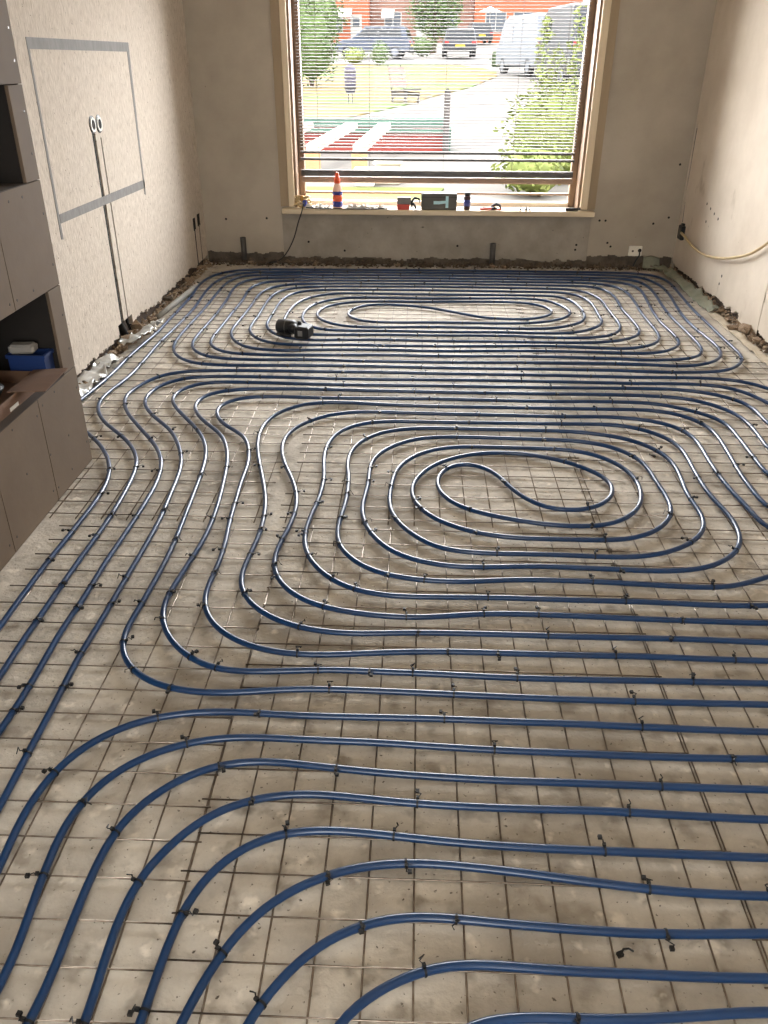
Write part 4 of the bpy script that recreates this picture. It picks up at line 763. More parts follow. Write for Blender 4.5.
# ------------------------------------------------------------------ venetian blind
BY = YB + .085
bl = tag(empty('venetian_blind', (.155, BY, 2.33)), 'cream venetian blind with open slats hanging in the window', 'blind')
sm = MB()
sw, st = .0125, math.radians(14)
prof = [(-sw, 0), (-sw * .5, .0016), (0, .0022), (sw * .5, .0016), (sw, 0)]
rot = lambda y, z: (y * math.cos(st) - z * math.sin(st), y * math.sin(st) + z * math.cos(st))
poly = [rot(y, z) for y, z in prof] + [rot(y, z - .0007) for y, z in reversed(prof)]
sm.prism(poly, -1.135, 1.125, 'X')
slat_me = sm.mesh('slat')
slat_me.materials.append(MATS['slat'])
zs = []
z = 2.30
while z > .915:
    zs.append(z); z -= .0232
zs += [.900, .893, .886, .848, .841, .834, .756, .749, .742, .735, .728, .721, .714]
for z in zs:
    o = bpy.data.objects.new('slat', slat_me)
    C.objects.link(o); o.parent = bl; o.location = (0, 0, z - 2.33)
MB().cbox(-1.13, 1.13, -.017, .017, .660 - 2.33, .704 - 2.33, .006).build('bottom_rail', 'rail_brown', bl)
MB().cbox(-1.135, 1.13, -.022, .022, -.02, .015, .004).build('head_rail', 'rail_brown', bl)
for x in (-.98, -.56, .05, .62, .98):
    for dy in (-.0135, .0135):
        MB().tube([(x, dy, -.02), (x, dy, .70 - 2.33)], .0008, 4).build('ladder_cord', 'slat', bl)

# ------------------------------------------------------------------ things on the window sill
SZ = WZ0 + .030
SY = YB - .03
b = tag(empty('glue_bottle', (-.668, SY - .005, SZ)), 'clear glue bottle with orange nozzle and blue orange label on the sill', 'bottle')
MB().lathe([(.036, 0), (.041, .005), (.041, .135), (.036, .165), (.022, .195), (.020, .20)], 16).build('body', 'glue_clear', b, True)
MB().lathe([(.0418, .016), (.0418, .06)], 16).build('label_lower', 'label_blue', b, True)
MB().lathe([(.0418, .06), (.0418, .11)], 16).build('label_middle', 'label_orange', b, True)
MB().lathe([(.0416, .11), (.0416, .137)], 16).build('label_upper', 'label_blue', b, True)
MB().lathe([(.025, .198), (.025, .235), (.019, .242), (.016, .275), (.010, .283)], 14).build('nozzle', 'orange_cap', b, True)
b = tag(empty('tape_box', (-.085, SY - .01, SZ)), 'small grey and red box tipped on the sill beside the grey case', 'box')
MB().cbox(-.085, .03, -.03, .035, .042, .095, .004).build('upper_half', 'tape_grey', b)
MB().cbox(-.085, .02, -.03, .035, 0, .042, .004).build('lower_half', 'red_plastic', b)
b = tag(empty('spring_clamp', (-.01, SY - .02, SZ)), 'small black spring clamp with an arched arm between red box and grey case', 'clamp')
MB().tube([(-.035, 0, .015), (-.04, 0, .06), (-.015, 0, .092), (.02, 0, .085), (.032, 0, .055)], [.008, .011, .012, .009, .006], 8).build('arched_arm', 'black_plastic', b, True)
MB().tube([(-.04, 0, .06), (-.015, 0, .035), (-.005, 0, .006)], [.010, .009, .010], 8).build('lower_jaw', 'black_plastic', b, True)
MB().lathe([(.011, -.008), (.011, .008)], 10, (-.035, 0, .058), 'Y').build('pivot', 'case_grey', b, True)
b = tag(empty('grey_case', (.178, SY + .002, SZ)), 'dark grey rectangular tool case with pale T shaped print on the sill', 'tool case')
MB().cbox(-.148, .148, -.035, .035, 0, .128, .006).build('shell', 'case_grey', b)
MB().box(-.149, .149, -.0355, .0355, .098, .1005).build('lid_seam', 'black_void', b)
MB().box(.055, .078, -.0362, -.0348, .018, .108).build('print_bar', 'print_pale', b)
MB().prism([(-.045, .045), (.0, .045), (.056, .052), (.056, .074), (.0, .07), (-.045, .07)], -.0362, -.0348, 'Y').build('print_stem', 'print_pale', b)
b = tag(empty('small_bottle', (.413, SY, SZ)), 'slim dark brown bottle standing on the sill right of the grey case', 'bottle')
MB().lathe([(.026, 0), (.028, .004), (.028, .10), (.022, .112)], 14).build('body', 'amber_brown', b, True)
MB().lathe([(.022, .110), (.024, .114), (.024, .132), (.021, .135)], 14).build('cap', 'black_plastic', b, True)
MB().lathe([(.0286, .03), (.0286, .08)], 14).build('label', 'label_blue', b, True)
b = tag(empty('pliers', (.605, SY - .01, SZ)), 'red handled pliers lying open on the window sill', 'pliers')
for s, dz in ((1, .012), (-1, .012)):
    MB().tube([(-.085, .02 * s, .010), (-.05, .024 * s, .013), (0, .012 * s, dz), (.015, 0, .014)], [.008, .0105, .008, .007], 8).build('handle', 'red_plastic', b, True)
    MB().tube([(.015, 0, .014), (.035, -.01 * s, .016), (.06, -.004 * s, .014)], [.012, .010, .004], 8).build('jaw', 'black_plastic', b, True)
b = tag(empty('hinge_clip', (.655, SY + .012, SZ)), 'black arched clip behind the red pliers', 'clip')
MB().tube([(-.035, 0, .008), (-.03, 0, .03), (0, 0, .046), (.03, 0, .034), (.04, 0, .008)], [.008, .011, .013, .011, .008], 8).build('arch', 'black_plastic', b, True)
MB().box(-.045, .05, -.01, .01, 0, .009).build('foot', 'red_plastic', b)
b = tag(empty('utility_knife', (1.29, SY - .01, SZ)), 'black utility knife lying at the right end of the sill', 'knife')
MB().cbox(-.06, .045, -.014, .014, 0, .024, .005).build('grip', 'black_plastic', b)
MB().prism([(.045, .006), (.075, .014), (.088, .03), (.06, .028), (.045, .02)], -.004, .004, 'Y').build('blade_guard', 'case_grey', b)
for x, w_, m_ in ((.86, .012, 'black_plastic'), (.905, .016, 'case_grey'), (.935, .014, 'black_plastic'), (1.02, .010, 'case_grey')):
    o = MB().lathe([(w_ * .7, 0), (w_ * .7, .012), (w_ * .35, .014), (w_ * .35, .026)], 8, (x, SY - .01, SZ)).build('wall_plug', m_, None)
    tag(o, 'tiny dark wall plug standing on the right half of the sill', 'wall plug', 'small plugs scattered on the sill')
# crumpled paper
def crumple(name, x0, x1, y0, y1, z, amp, seed, material, label, cat):
    nx, ny = 26, 8
    vs = []; fs = []
    for i in range(nx):
        for j in range(ny):
            x = x0 + (x1 - x0) * i / (nx - 1); y = y0 + (y1 - y0) * j / (ny - 1)
            q = Vector((x * 22, y * 30, seed))
            edge = min(i, nx - 1 - i, 3) / 3
            vs.append((x + .008 * noise.noise(q * .7), y + .012 * noise.noise(Vector((x * 15, seed, 3))) , z + .003 + amp * edge * abs(noise.noise(q)) + amp * .3 * edge * abs(noise.noise(q * 2.3))))
    m_ = len(vs)
    vs += [(a, b_, z + .0005) for a, b_, c in vs]
    for i in range(nx - 1):
        for j in range(ny - 1):
            a = i * ny + j
            fs.append((a, a + ny, a + ny + 1, a + 1)); fs.append((m_ + a, m_ + a + 1, m_ + a + ny + 1, m_ + a + ny))
    ring_ = [i * ny for i in range(nx)] + [(nx - 1) * ny + j for j in range(1, ny)] + [i * ny + ny - 1 for i in range(nx - 2, -1, -1)] + [j for j in range(ny - 2, 0, -1)]
    for a, b_ in zip(ring_, ring_[1:] + ring_[:1]): fs.append((a, m_ + a, m_ + b_, b_))
    tag(MB().add(vs, fs).build(name, material), label, cat)
crumple('paper_sheet', -.62, -.24, SY - .045, SY + .03, SZ, .050, 5, 'white_paper', 'long crumpled white paper lying on the sill right of the glue bottle', 'paper')
crumple('paper_sheet', -.95, -.72, SY - .04, SY + .02, SZ, .060, 9, 'white_paper', 'crumpled white paper lying on the sill at its left end', 'paper')
b = tag(empty('cable_tangle', (-.985, SY, SZ)), 'tangle of cream cable ends with a blue connector in the sill corner', 'cable')
rr = random.Random(5)
for k in range(5):
    pts = [(rr.uniform(-.05, .09), rr.uniform(-.02, .05), rr.uniform(.008, .09)) for _ in range(6)]
    MB().tube([tuple(q) for q in catmull(pts, .02)], .007, 6).build('cable_loop', 'cable_cream', b, True)
MB().cbox(.025, .06, -.03, .0, .015, .065, .005).build('connector', 'label_blue', b)
MB().cbox(.005, .035, -.02, .01, .06, .095, .005).build('terminal', 'brass', b)
cb = MB().tube([tuple(q) for q in catmull([(-.945, SY - .03, SZ + .05), (-.95, SY - .06, SZ + .035), (-.965, YB - .10, SZ - .02), (-1.0, YB - .11, .36), (-1.04, YB - .10, .24), (-1.10, YB - .085, .13), (-1.16, YB - .07, .06), (-1.21, YB - .07, .035), (-1.27, YB - .1, .03)], .03)], .0048, 7).build('hanging_cable', 'cable_black', None, True)
tag(cb, 'thin black cable hanging from the sill corner down to the floor', 'cable')
cb = MB().tube([tuple(q) for q in catmull([(-.93, SY - .052, SZ + .012), (-.80, SY - .056, SZ + .006), (-.62, SY - .060, SZ + .006), (-.52, SY - .066, SZ + .006), (-.42, SY - .06, SZ + .006), (-.33, SY - .052, SZ + .008), (-.25, SY - .03, SZ + .012)], .03)], .005, 7).build('sill_cable', 'cable_black', None, True)
tag(cb, 'black cable lying along the front edge of the sill before the paper', 'cable')

# ------------------------------------------------------------------ power tool on the pipes
b = tag(empty('power_tool', (-.772, 5.03, PZ + PR + .001), math.radians(-14)), 'black cordless power tool lying on the far pipes', 'power tool')
MB().lathe([(.030, -.118), (.044, -.108), (.047, -.06), (.047, -.01), (.040, .01)], 16, (0, .03, .047), 'X').build('motor_housing', 'black_plastic', b, True)
MB().lathe([(.0475, -.055), (.0475, -.049)], 16, (0, .03, .047), 'X').build('housing_band', 'case_grey', b, True)
MB().tube([(-.02, .02, .05), (.02, -.005, .045), (.05, -.01, .04)], [.038, .03, .032], 10).build('grip', 'black_plastic', b, True)
bt = MB().cbox(.03, .125, -.06, .05, .0, .078, .01).build('battery', 'black_plastic', b)
MB().box(.058, .088, -.0612, -.0598, .022, .056).build('rating_label', 'tape_grey', bt)
MB().lathe([(.014, 0), (.012, .02)], 10, (.045, .01, .076)).build('mode_knob', 'black_plastic', b, True)
MB().tube([(-.10, -.012, .012), (-.05, -.03, .010), (.0, -.035, .012)], .011, 8).build('side_handle', 'black_plastic', b, True)

# ------------------------------------------------------------------ things in the unit's niche
NZ = N1[2]
b = tag(empty('cardboard_box', (-1.592, 2.73, NZ)), 'low open cardboard box in the niche with one flap folded outward', 'box')
W_, D_, H_ = .127, .285, .052
MB().box(-W_, W_, -D_, D_, .0, .004).build('bottom', 'cardboard', b)
MB().box(W_ - .004, W_, -D_, D_, .004, H_).build('wall', 'cardboard', b)
MB().box(-W_, -W_ + .004, -D_, D_, .004, H_ + .03).build('wall', 'cardboard', b)
MB().box(-W_ + .004, W_ - .004, -D_, -D_ + .004, .004, H_).build('wall', 'cardboard', b)
MB().box(-W_ + .004, W_ - .004, D_ - .004, D_, .004, H_).build('wall', 'cardboard', b)
MB().add([(W_ - .035, .05, H_ - .001), (W_ + .105, .065, H_ + .001), (W_ + .105, D_ + .004, H_ + .012), (W_ - .035, D_ + .004, H_ + .001), (W_ - .035, .05, H_ + .002), (W_ + .105, .065, H_ + .004), (W_ + .105, D_ + .004, H_ + .015), (W_ - .035, D_ + .004, H_ + .004)],
         [(0, 3, 2, 1), (4, 5, 6, 7), (0, 1, 5, 4), (1, 2, 6, 5), (2, 3, 7, 6), (3, 0, 4, 7)]).build('flap', 'cardboard', b)
MB().box(W_, W_ + .0006, -.02, .05, .004, .018).build('packing_tape', 'white_paper', b)
b = tag(empty('black_bag', (-1.62, 2.80, NZ + .0045)), 'dark plastic bag bundled inside the cardboard box', 'bag')
bm = bmesh.new(); bmesh.ops.create_icosphere(bm, subdivisions=3, radius=1)
for v in bm.verts:
    k = 1 + .22 * noise.noise(v.co * 2.2)
    v.co = Vector((v.co.x * .085 * k, v.co.y * .085 * k, (v.co.z * .04 + .040) * (1 if v.co.z > -.8 else .9)))
me = bpy.data.meshes.new('bundle'); bm.to_mesh(me); bm.free()
link('bundle', me, 'black_plastic', b, True)
MB().tube([(.0, .0, .075), (.01, .01, .095), (-.01, .02, .10)], .008, 6).build('knot', 'black_plastic', b, True)
b = tag(empty('blue_crate', (-1.525, 3.068, NZ + .0005)), 'small blue plastic crate behind the cardboard box in the niche', 'crate')
a_, b_, h_ = .072, .040, .112
MB().box(-a_, a_, -b_, b_, 0, .005).build('base', 'blue_plastic', b)
for x0_, x1_, y0_, y1_ in ((-a_, a_, -b_, -b_ + .005), (-a_, a_, b_ - .005, b_), (-a_, -a_ + .005, -b_ + .005, b_ - .005), (a_ - .005, a_, -b_ + .005, b_ - .005)):
    MB().box(x0_, x1_, y0_, y1_, .005, h_).build('side', 'blue_plastic', b)
MB().box(-a_ - .006, a_ + .006, -b_ - .006, -b_, h_ - .014, h_).box(-a_ - .006, a_ + .006, b_, b_ + .006, h_ - .014, h_).box(a_, a_ + .006, -b_, b_, h_ - .014, h_).box(-a_ - .006, -a_, -b_, b_, h_ - .014, h_).build('rim', 'blue_plastic', b)
b = tag(empty('white_packet', (-1.54, 3.068, NZ + .113), .1), 'white paper packet lying on top of the blue crate', 'packet')
MB().cbox(-.055, .045, -.035, .025, 0, .036, .009).build('wrapper', 'paper_shaded', b)
MB().prism([(.025, .008), (.034, .016), (.034, .02), (.025, .028)], -.05, .04, 'X').build('folded_end', 'paper_shaded', b)
# ------------------------------------------------------------------ outdoors
GK = [(7.4, .2), (12, .3), (24, .49), (35, .9), (51, 1.52), (80, 2.75), (140, 3.6)]
def gz(y):
    if y <= GK[0][0]: return GK[0][1]
    for (a, za), (b, zb) in zip(GK, GK[1:]):
        if y <= b: return za + (zb - za) * (y - a) / (b - a)
    return GK[-1][1]
def ground_strip(name, material, edges, dz):
    """edges: list of (y, xleft, xright)"""
    vs = []; fs = []
    E2 = []
    for (y0, a0, b0), (y1, a1, b1) in zip(edges, edges[1:]):
        n = max(1, int((y1 - y0) / 1.5))
        for k in range(n):
            t = k / n; E2.append((y0 + (y1 - y0) * t, a0 + (a1 - a0) * t, b0 + (b1 - b0) * t))
    E2.append(edges[-1])
    for y, a, b in E2: vs += [(a, y, gz(y) + dz), (b, y, gz(y) + dz)]
    m = len(vs)
    vs += [(x, y, z - .15) for x, y, z in vs]
    for i in range(len(E2) - 1):
        k = 2 * i
        fs += [(k, k + 1, k + 3, k + 2), (m + k + 2, m + k + 3, m + k + 1, m + k), (k, k + 2, m + k + 2, m + k), (k + 1, m + k + 1, m + k + 3, k + 3)]
    fs += [(0, m, m + 1, 1), (2 * len(E2) - 2, 2 * len(E2) - 1, m + 2 * len(E2) - 1, m + 2 * len(E2) - 2)]
    return struct(MB().add(vs, fs).build(name, material))
ground_strip('ground', 'paving', [(YB + .29, -40, 40), (60, -60, 60), (135, -90, 90)], 0)
ground_strip('lawn', 'lawn_dry', [(18.2, -14, -2.4), (18.8, -14.5, -1.8), (20.4, -15, -1.35), (23.4, -16, -.5), (26.4, -17, .3), (30.4, -18, 1.65), (36.3, -20, 3.0), (39.8, -21, 3.25), (43.0, -22, 2.6), (44.8, -23, 1.9)], .03)
ground_strip('street', 'asphalt', [(46.0, -40, 40), (51.5, -42, 42)], .012)
ground_strip('kerb', 'kerb', [(45.5, -40, 40), (46.0, -40, 40)], .05)
ground_strip('grass_verge', 'lawn_dry', [(8.2, -6, -.2), (9.4, -6.2, .2), (10.0, -6.2, .3)], .02)

def foliage(name, material, parent, c, rx, ry, rz, n, size, seed, hollow=.55, tall=None):
    r = random.Random(seed); mb = MB()
    for _ in range(n):
        while True:
            d = Vector((r.uniform(-1, 1), r.uniform(-1, 1), r.uniform(-1, 1)))
            if hollow < d.length < 1: break
        k = 1 + .25 * noise.noise(d * 2.5 + Vector((seed, 0, 0)))
        p = Vector((c[0] + d.x * rx * k, c[1] + d.y * ry * k, c[2] + d.z * rz * k))
        a = Vector((r.uniform(-1, 1), r.uniform(-1, 1), r.uniform(-.6, .6))).normalized() * size * r.uniform(.6, 1.3)
        b = a.cross(Vector((r.uniform(-1, 1), r.uniform(-1, 1), r.uniform(-1, 1)))).normalized() * size * r.uniform(.25, .5)
        mb.add([p - a, p + b, p + a, p - b], [(0, 1, 2, 3)])
    me = bpy.data.meshes.new(name); me.from_pydata(mb.v, [], mb.f)
    return link(name, me, material, parent)
def bush(name, label, x, y, w, h, material, n, size, seed, cat='bush', z=None, core=True):
    o = tag(empty(name, (x, y, gz(y) if z is None else z)), label, cat)
    foliage('foliage', material, o, (0, 0, h * .52), w / 2, w / 2.4, h * .52, n, size, seed, .45)
    if core:
        bm = bmesh.new(); bmesh.ops.create_icosphere(bm, subdivisions=2, radius=1)
        for v in bm.verts:
            k = 1 + .3 * noise.noise(v.co * 2 + Vector((seed, 1, 2)))
            v.co = Vector((v.co.x * w * .36 * k, v.co.y * w * .3 * k, v.co.z * h * .40 * k + h * .48))
        me = bpy.data.meshes.new('inner_foliage'); bm.to_mesh(me); bm.free()
        link('inner_foliage', me, material, o, True)
    rr_ = random.Random(seed)
    for k in range(3):
        MB().tube([(rr_.uniform(-.1, .1) * w, rr_.uniform(-.1, .1) * w, -.05), (rr_.uniform(-.2, .2) * w, rr_.uniform(-.2, .2) * w, h * .5)], [.03 * w, .015 * w], 6).build('stem', 'bark', o)
    return o
bush('garden_bush', 'leafy yellow green bush close to the right half of the window', 1.62, 10.6, 1.35, 1.1, 'leaf_yellow', 1500, .05, 3)
bush('garden_bush', 'lower yellow green bush in front of the tall shoots outside', 1.25, 9.6, .9, .55, 'leaf_yellow', 700, .04, 5)
for i, (x, h, lab) in enumerate(((1.36, 1.75, 'tall leafy shoot rising left above the garden bush'), (1.74, 1.85, 'tallest leafy shoot rising above the garden bush at the right casing'), (1.56, 1.45, 'shorter leafy shoot between the two taller ones'))):
    o = tag(empty('leafy_shoot', (x, 10.5 + .1 * i, gz(10.5))), lab, 'shoot')
    MB().tube([(0, 0, 0), (.03, 0, h * .5), (.0, .02, h)], [.012, .009, .004], 6).build('stem', 'leaf_green', o)
    foliage('leaves', 'leaf_yellow', o, (.01, 0, h * .72), .10, .10, h * .30, 150, .045, 31 + i, .0)
bush('street_bush', 'big pale green bush at the left edge of the window view', -3.55, 30, 1.9, 2.6, 'leaf_green', 1600, .09, 11)
bush('street_bush', 'small round shrub beside the parked blue car', -1.95, 44, .95, 1.05, 'leaf_green', 500, .07, 12)
bush('street_bush', 'low yellow shrub left of the round shrub', -3.2, 45, 1.3, .75, 'leaf_yellow', 400, .07, 13)
bush('street_bush', 'green shrub under the street tree', .1, 54, 1.6, 1.1, 'leaf_green', 600, .08, 14)
t = tag(empty('street_tree', (.75, 58, gz(58))), 'full green street tree before the houses', 'tree')
MB().tube([(0, 0, 0), (.05, 0, 1.2), (0, .1, 3.0)], [.2, .15, .09], 8).build('trunk', 'bark', t)
foliage('crown', 'leaf_green', t, (.1, 0, 2.5), 1.75, 1.5, 1.75, 2600, .13, 21, .3)
foliage('crown_shade_side', 'leaf_shaded', t, (0, .3, 2.3), 1.3, 1.1, 1.4, 900, .13, 22, .1)  # darker leaf colour paints shade into the crown
bush('garden_tree', 'green tree at the far left in front of the houses', -6.6, 60, 3.6, 4.2, 'leaf_green', 1500, .16, 15, 'tree')
h = tag(empty('clipped_hedge', (4.3, 44, gz(44))), 'low clipped hedge beside the silver car', 'hedge')
MB().cbox(-.95, 1.6, -.25, .25, 0, .62, .06).build('hedge_body', 'hedge_dark', h)
foliage('leaves', 'hedge_dark', h, (.3, 0, .35), 1.35, .32, .34, 500, .06, 44, .7)

def car(name, label, x, y, rz, L, W, H, paint, van=False):
    """lengthwise along local Y, rear at -Y"""
    o = tag(empty(name, (x, y, gz(y) + .012), rz), label, 'van' if van else 'car')
    if van:
        side = [(-L / 2, .32), (-L / 2, H * .55), (-L / 2 + .12, H - .08), (-L / 2 + .4, H), (L * .22, H), (L * .34, H * .90), (L * .44, H * .56), (L / 2, H * .46), (L / 2, .32)]
    else:
        side = [(-L / 2, .34), (-L / 2 - .02, H * .50), (-L / 2 + .06, H * .60), (L / 2 - .95, H * .62), (L / 2 - .12, H * .50), (L / 2, H * .42), (L / 2, .34)]
    b = MB().prism(side, -W / 2, W / 2, 'X').build('body', paint, o)
    bev = b.modifiers.new('bevel', 'BEVEL'); bev.width = .07; bev.segments = 3
    if not van:
        cab = [(-L / 2 + .08, H * .59), (-L / 2 + .32, H * .97), (-L / 2 + .7, H), (L * .08, H * .99), (L * .26, H * .61)]
        vs = []; fs = []
        n = len(cab)
        for sgn in (-1, 1):
            for yy, zz in cab:
                k = (zz - H * .59) / (H * .41)
                vs.append((sgn * (W / 2 - .03 - .13 * k), yy, zz))
        fs = [tuple(range(n - 1, -1, -1)), tuple(range(n, 2 * n))] + [(i, (i + 1) % n, n + (i + 1) % n, n + i) for i in range(n)]
        c2 = MB().add(vs, fs).build('cabin', paint, o)
        bev = c2.modifiers.new('bevel', 'BEVEL'); bev.width = .06; bev.segments = 3
        rw_ = W / 2 - .16
        MB().add([(-rw_ - .05, -L / 2 + .115, H * .65), (rw_ + .05, -L / 2 + .115, H * .65), (rw_ - .02, -L / 2 + .275, H * .92), (-rw_ + .02, -L / 2 + .275, H * .92),
                  (-rw_ - .05, -L / 2 + .09, H * .65), (rw_ + .05, -L / 2 + .09, H * .65), (rw_ - .02, -L / 2 + .25, H * .92), (-rw_ + .02, -L / 2 + .25, H * .92)],
                 [(4, 5, 6, 7), (0, 3, 2, 1), (0, 1, 5, 4), (1, 2, 6, 5), (2, 3, 7, 6), (3, 0, 4, 7)]).build('rear_window', 'car_glass', o)
        for sgn in (-1, 1):
            xs_ = sgn * (W / 2 - .055); xt = sgn * (W / 2 - .135); e = sgn * .02
            MB().add([(xs_, -L / 2 + .42, H * .66), (xs_, L * .2, H * .66), (xt, L * .08, H * .93), (xt, -L / 2 + .55, H * .93),
                      (xs_ + e, -L / 2 + .42, H * .66), (xs_ + e, L * .2, H * .66), (xt + e, L * .08, H * .93), (xt + e, -L / 2 + .55, H * .93)],
                     [(0, 1, 2, 3), (7, 6, 5, 4), (0, 4, 5, 1), (1, 5, 6, 2), (2, 6, 7, 3), (3, 7, 4, 0)]).build('side_window', 'car_glass', o)
    else:
        MB().box(-W / 2 + .2, W / 2 - .2, -L / 2 - .005, -L / 2 + .06, H * .58, H * .86).build('rear_window', 'car_glass', o)
        for sgn in (-1, 1):
            MB().box(sgn * (W / 2) - .012, sgn * (W / 2) + .012, L * .08, L * .3, H * .56, H * .84).build('side_window', 'car_glass', o)
    for sx in (-1, 1):
        for sy in (-.31, .31):
            w = MB().lathe([(.30, -.10), (.33, -.07), (.33, .07), (.30, .10)], 16, (sx * (W / 2 - .1), sy * L, .33), 'X').build('wheel', 'tyre', o)
            MB().lathe([(.19, -.105), (.19, .105)], 12, (sx * (W / 2 - .1), sy * L, .33), 'X').build('rim', 'car_silver', w)
        MB().box(sx * (W / 2 - .16) - .11, sx * (W / 2 - .16) + .11, -L / 2 - .04, -L / 2 + .05, H * .46, H * .55).build('tail_light', 'tail_light', o)
        MB().box(sx * (W / 2 - .2) - .14, sx * (W / 2 - .2) + .14, L / 2 - .06, L / 2 + .015, H * .36, H * .42).build('head_light', 'head_light', o)
    MB().box(-.26, .26, -L / 2 - .05, -L / 2 + .02, H * .37, H * .44).build('number_plate', 'number_plate', o)
    MB().cbox(-W / 2 + .02, W / 2 - .02, -L / 2 - .06, -L / 2 + .12, .30, .44, .03).build('bumper', 'black_plastic', o)
    return o
car('parked_car', 'dark car seen from behind on the street in the middle of the window', 2.12, 53, .0, 4.2, 1.78, 1.42, 'car_dark')
car('parked_car', 'second dark car farther up the street behind the first', 4.55, 76, .1, 4.2, 1.75, 1.45, 'car_dark')
car('parked_car', 'blue grey car parked sideways behind the shrubs on the left', -2.6, 51.5, 1.45, 4.2, 1.75, 1.55, 'car_blue')
car('parked_van', 'large silver van parked behind the garden bush', 4.6, 37, .25, 4.6, 1.9, 2.05, 'car_silver', True)
car('parked_van', 'dark van with pale roof at the right edge of the window', 5.35, 31.5, .1, 4.8, 1.95, 2.3, 'car_dark', True)

# houses over the street
def house(label, x0, x1, y, H, wall, windows, door):
    zb = gz(y)
    o = tag(empty('terraced_house', ((x0 + x1) / 2, y, zb)), label, 'house')
    w = (x1 - x0) / 2
    MB().box(-w, w, 0, 7, -.3, H).build('walls', wall, o)
    MB().prism([(-.4, H), (7.4, H), (3.5, H + 2.6)], -w, w, 'X').build('roof', 'roof_tile', o)
    for wx, wz, ww, wh in windows:
        f = MB().box(wx - ww / 2 - .07, wx + ww / 2 + .07, -.05, .02, wz - .07, wz + wh + .07).build('window_frame', 'house_white', o)
        MB().box(wx - ww / 2, wx - .03, -.065, .0, wz, wz + wh).build('pane', 'house_glass', f)
        MB().box(wx + .03, wx + ww / 2, -.065, .0, wz, wz + wh).build('pane', 'house_glass', f)
    if door is not None:
        d = MB().box(door - .5, door + .5, -.05, .02, -.1, 2.15).build('door', 'house_white', o)
        MB().box(door - .3, door + .3, -.06, -.04, 1.2, 1.9).build('door_glass', 'house_glass', d)
    return o
house('orange brick house at the left with a shaded window', -13, -4.6, 84, 5.6, 'brick_orange', [(-2.4, .9, 1.6, 1.4), (1.1, .8, 1.3, 1.5), (-2.0, 3.4, 1.6, 1.3), (1.6, 3.4, 1.5, 1.3)], 3.0)
house('brown brick house behind the street tree', -4.55, 4.6, 85, 5.8, 'brick_brown', [(-2.6, .9, 1.4, 1.4), (2.4, .9, 1.5, 1.4), (-2.6, 3.5, 1.4, 1.2), (2.4, 3.5, 1.5, 1.2)], 0)
house('orange brick house behind the white parasol', 4.65, 14, 84, 5.4, 'brick_orange', [(-2.8, .9, 1.7, 1.4), (-.4, .9, 1.6, 1.4), (2.2, .9, 1.7, 1.4), (-1.4, 3.4, 1.8, 1.3)], 3.7)
for x, y, w, lab in ((-6.9, 83.1, 1.5, 'white awning over the window of the left orange house'), (-3.0, 84.1, 1.1, 'white awning over the window of the brown house')):
    o = tag(empty('awning', (x, y, 4.75)), lab, 'awning')
    MB().prism([(-.9, 0), (.88, .65), (.88, .60), (-.9, -.06)], -w / 2, w / 2, 'X').build('canopy', 'awning_white', o)
    for s in (-1, 1): MB().tube([(s * w / 2 * .9, -.85, 0), (s * w / 2 * .9, .89, 0)], .02, 6).build('arm', 'house_white', o)
o = tag(empty('parasol', (5.6, 78.5, gz(78.5))), 'open white parasol in the front garden across the street', 'parasol')
MB().tube([(0, 0, 0), (0, 0, 2.55)], .03, 8).build('pole', 'house_white', o)
MB().lathe([(.95, 2.22), (.92, 2.26), (.45, 2.45), (.05, 2.62), (.01, 2.63)], 8).build('canopy', 'awning_white', o)
MB().lathe([(.25, 0), (.25, .06), (.06, .1)], 12).build('base', 'kerb', o)

# litter bin and bench on the lawn
o = tag(empty('litter_bin', (-1.83, 24, gz(24) + .03)), 'rounded violet grey litter bin on two legs on the lawn', 'litter bin')
MB().lathe([(.10, .25), (.135, .30), (.15, .5), (.155, .78), (.13, .86), (.08, .90), (.02, .91)], 16).build('body', 'bin_violet', o, True)
for k in range(4): MB().lathe([(.158, .36 + .12 * k), (.158, .395 + .12 * k)], 16).build('band', 'bench_grey', o, True)
for sx in (-.05, .05): MB().tube([(sx, 0, -.05), (sx, 0, .3)], .014, 6).build('leg', 'bench_grey', o)
o = tag(empty('lawn_bench', (-.45, 24.5, gz(24.5) + .03), math.radians(-48)), 'low slatted seat with tilted pink back on the lawn', 'bench')
for k in range(5):
    z = .36 + .1 * k; x = -.24 - .028 * k
    MB().box(x - .012, x + .10, -.25 , .25, z, z + .075).build('back_slat', 'bench_pink', o)
for k in range(5): MB().box(-.2 + .13 * k, -.10 + .13 * k, -.27, .27, .25 + .012 * k, .29 + .012 * k).build('seat_slat', 'bench_grey', o)
for sy in (-.22, .22):
    MB().tube([(-.22, sy, .3), (-.38, sy, .88)], .02, 6).build('back_frame', 'bench_grey', o)
    MB().box(-.22, .42, sy - .02, sy + .02, .16, .25).build('seat_frame', 'bench_grey', o)
    for x in (-.18, .36): MB().box(x - .02, x + .02, sy - .02, sy + .02, -.05, .17).build('leg', 'bench_grey', o)
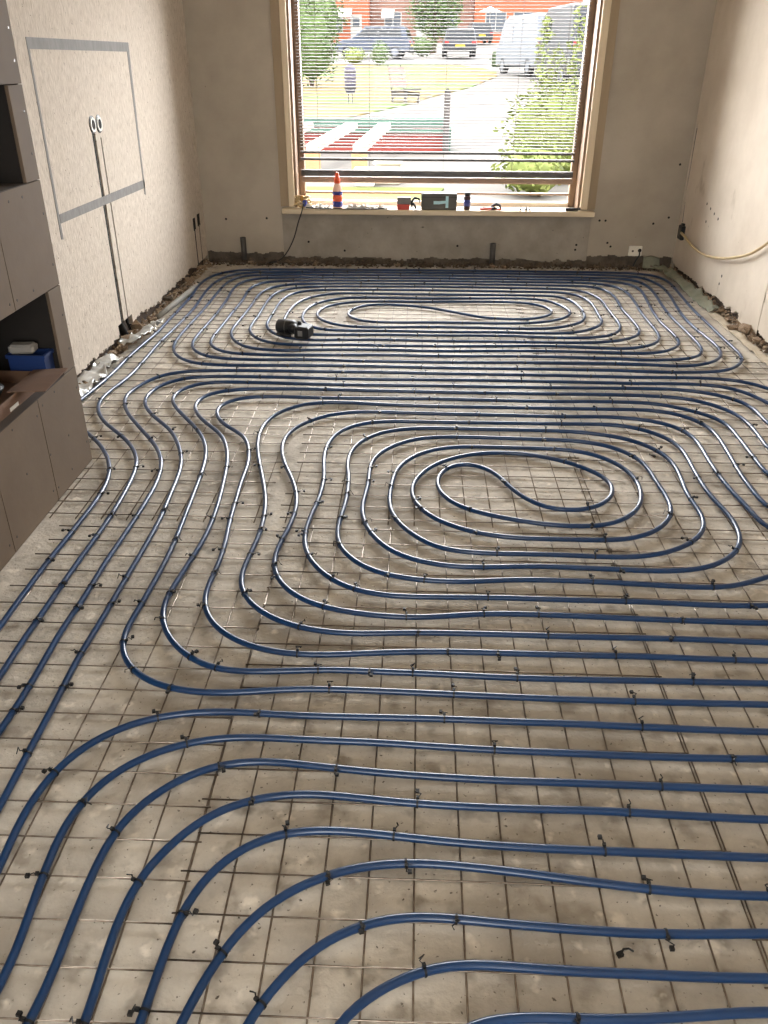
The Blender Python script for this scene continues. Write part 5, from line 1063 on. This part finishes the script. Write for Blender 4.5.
# raised bed, post and timber close to the window
o = tag(empty('raised_bed', (-.75, 14.0, gz(14))), 'raised garden bed with red boards and green rim outside', 'raised bed')
for k in range(3): MB().box(-1.25, 1.2, -.62, -.58, .0 + .09 * k, .08 + .09 * k).build('red_board', 'paint_red', o)
for k in range(3): MB().box(-1.25, 1.2, .58, .62, .0 + .09 * k, .08 + .09 * k).build('red_board', 'paint_red', o)
MB().box(-1.28, 1.23, -.66, -.54, .27, .32).build('green_rim', 'paint_green', o)
MB().box(-1.28, 1.23, .54, .66, .27, .40).build('green_rim', 'paint_green', o)
for x in (-1.28, 1.15): MB().box(x, x + .08, -.54, .54, .0, .34).build('end_board', 'paint_green', o)
MB().box(-1.2, 1.15, -.56, .56, .0, .22).build('soil', 'bark', o)
o = tag(empty('fence_post', (.40, 13.3, gz(13.3))), 'dark wooden post at the corner of the raised bed', 'post')
MB().cbox(-.045, .045, -.045, .045, -.1, .84, .008).build('shaft', 'bench_grey', o)
MB().prism([(-.05, .84), (.05, .84), (0, .88)], -.05, .05, 'Y').build('pointed_cap', 'bench_grey', o)
for i, (xa, ya, xb, yb, lab) in enumerate(((-1.35, 11.2, -.98, 13.0, 'white plank leaning over the raised bed at the middle left'), (-.75, 11.2, -.50, 13.0, 'white plank leaning over the raised bed nearer its middle'), (-1.95, 11.3, -1.62, 13.0, 'white plank leaning over the raised bed at the far left'))):
    o = tag(empty('timber_plank', (xa, ya, gz(ya))), lab, 'plank', 'planks leaning on the raised bed')
    d = Vector((xb - xa, yb - ya, 0)); n_ = Vector((d.y, -d.x, 0)).normalized() * .085
    z0_, z1_ = .26, .40
    vs = []
    for (q, zz) in ((Vector((0, 0, 0)), z0_), (d, z1_)):
        for s, e in ((-1, 0), (1, 0), (1, .075), (-1, .075)): vs.append((q.x + n_.x * s, q.y + n_.y * s, zz + e))
    MB().add(vs, [(0, 1, 2, 3), (7, 6, 5, 4), (0, 4, 5, 1), (1, 5, 6, 2), (2, 6, 7, 3), (3, 7, 4, 0)]).build('board', 'timber_white', o)
    MB().box(-.1, .1, -.05, .05, 0, .26).build('trestle', 'timber_raw', o)
for i, (x, y, w, h_, lab) in enumerate(((-.36, 10.4, .30, .22, 'white block in the garden under the middle plank'), (-.62, 10.2, .22, .16, 'smaller white block left of the larger garden block'))):
    o = tag(empty('garden_block', (x, y, gz(y) + .0)), lab, 'block')
    MB().cbox(-w / 2, w / 2, -.12, .12, 0, h_, .015).build('block_body', 'timber_white', o)
    MB().cbox(-w / 2 - .02, w / 2 + .02, -.14, .14, h_, h_ + .035, .01).build('coping', 'timber_white', o)
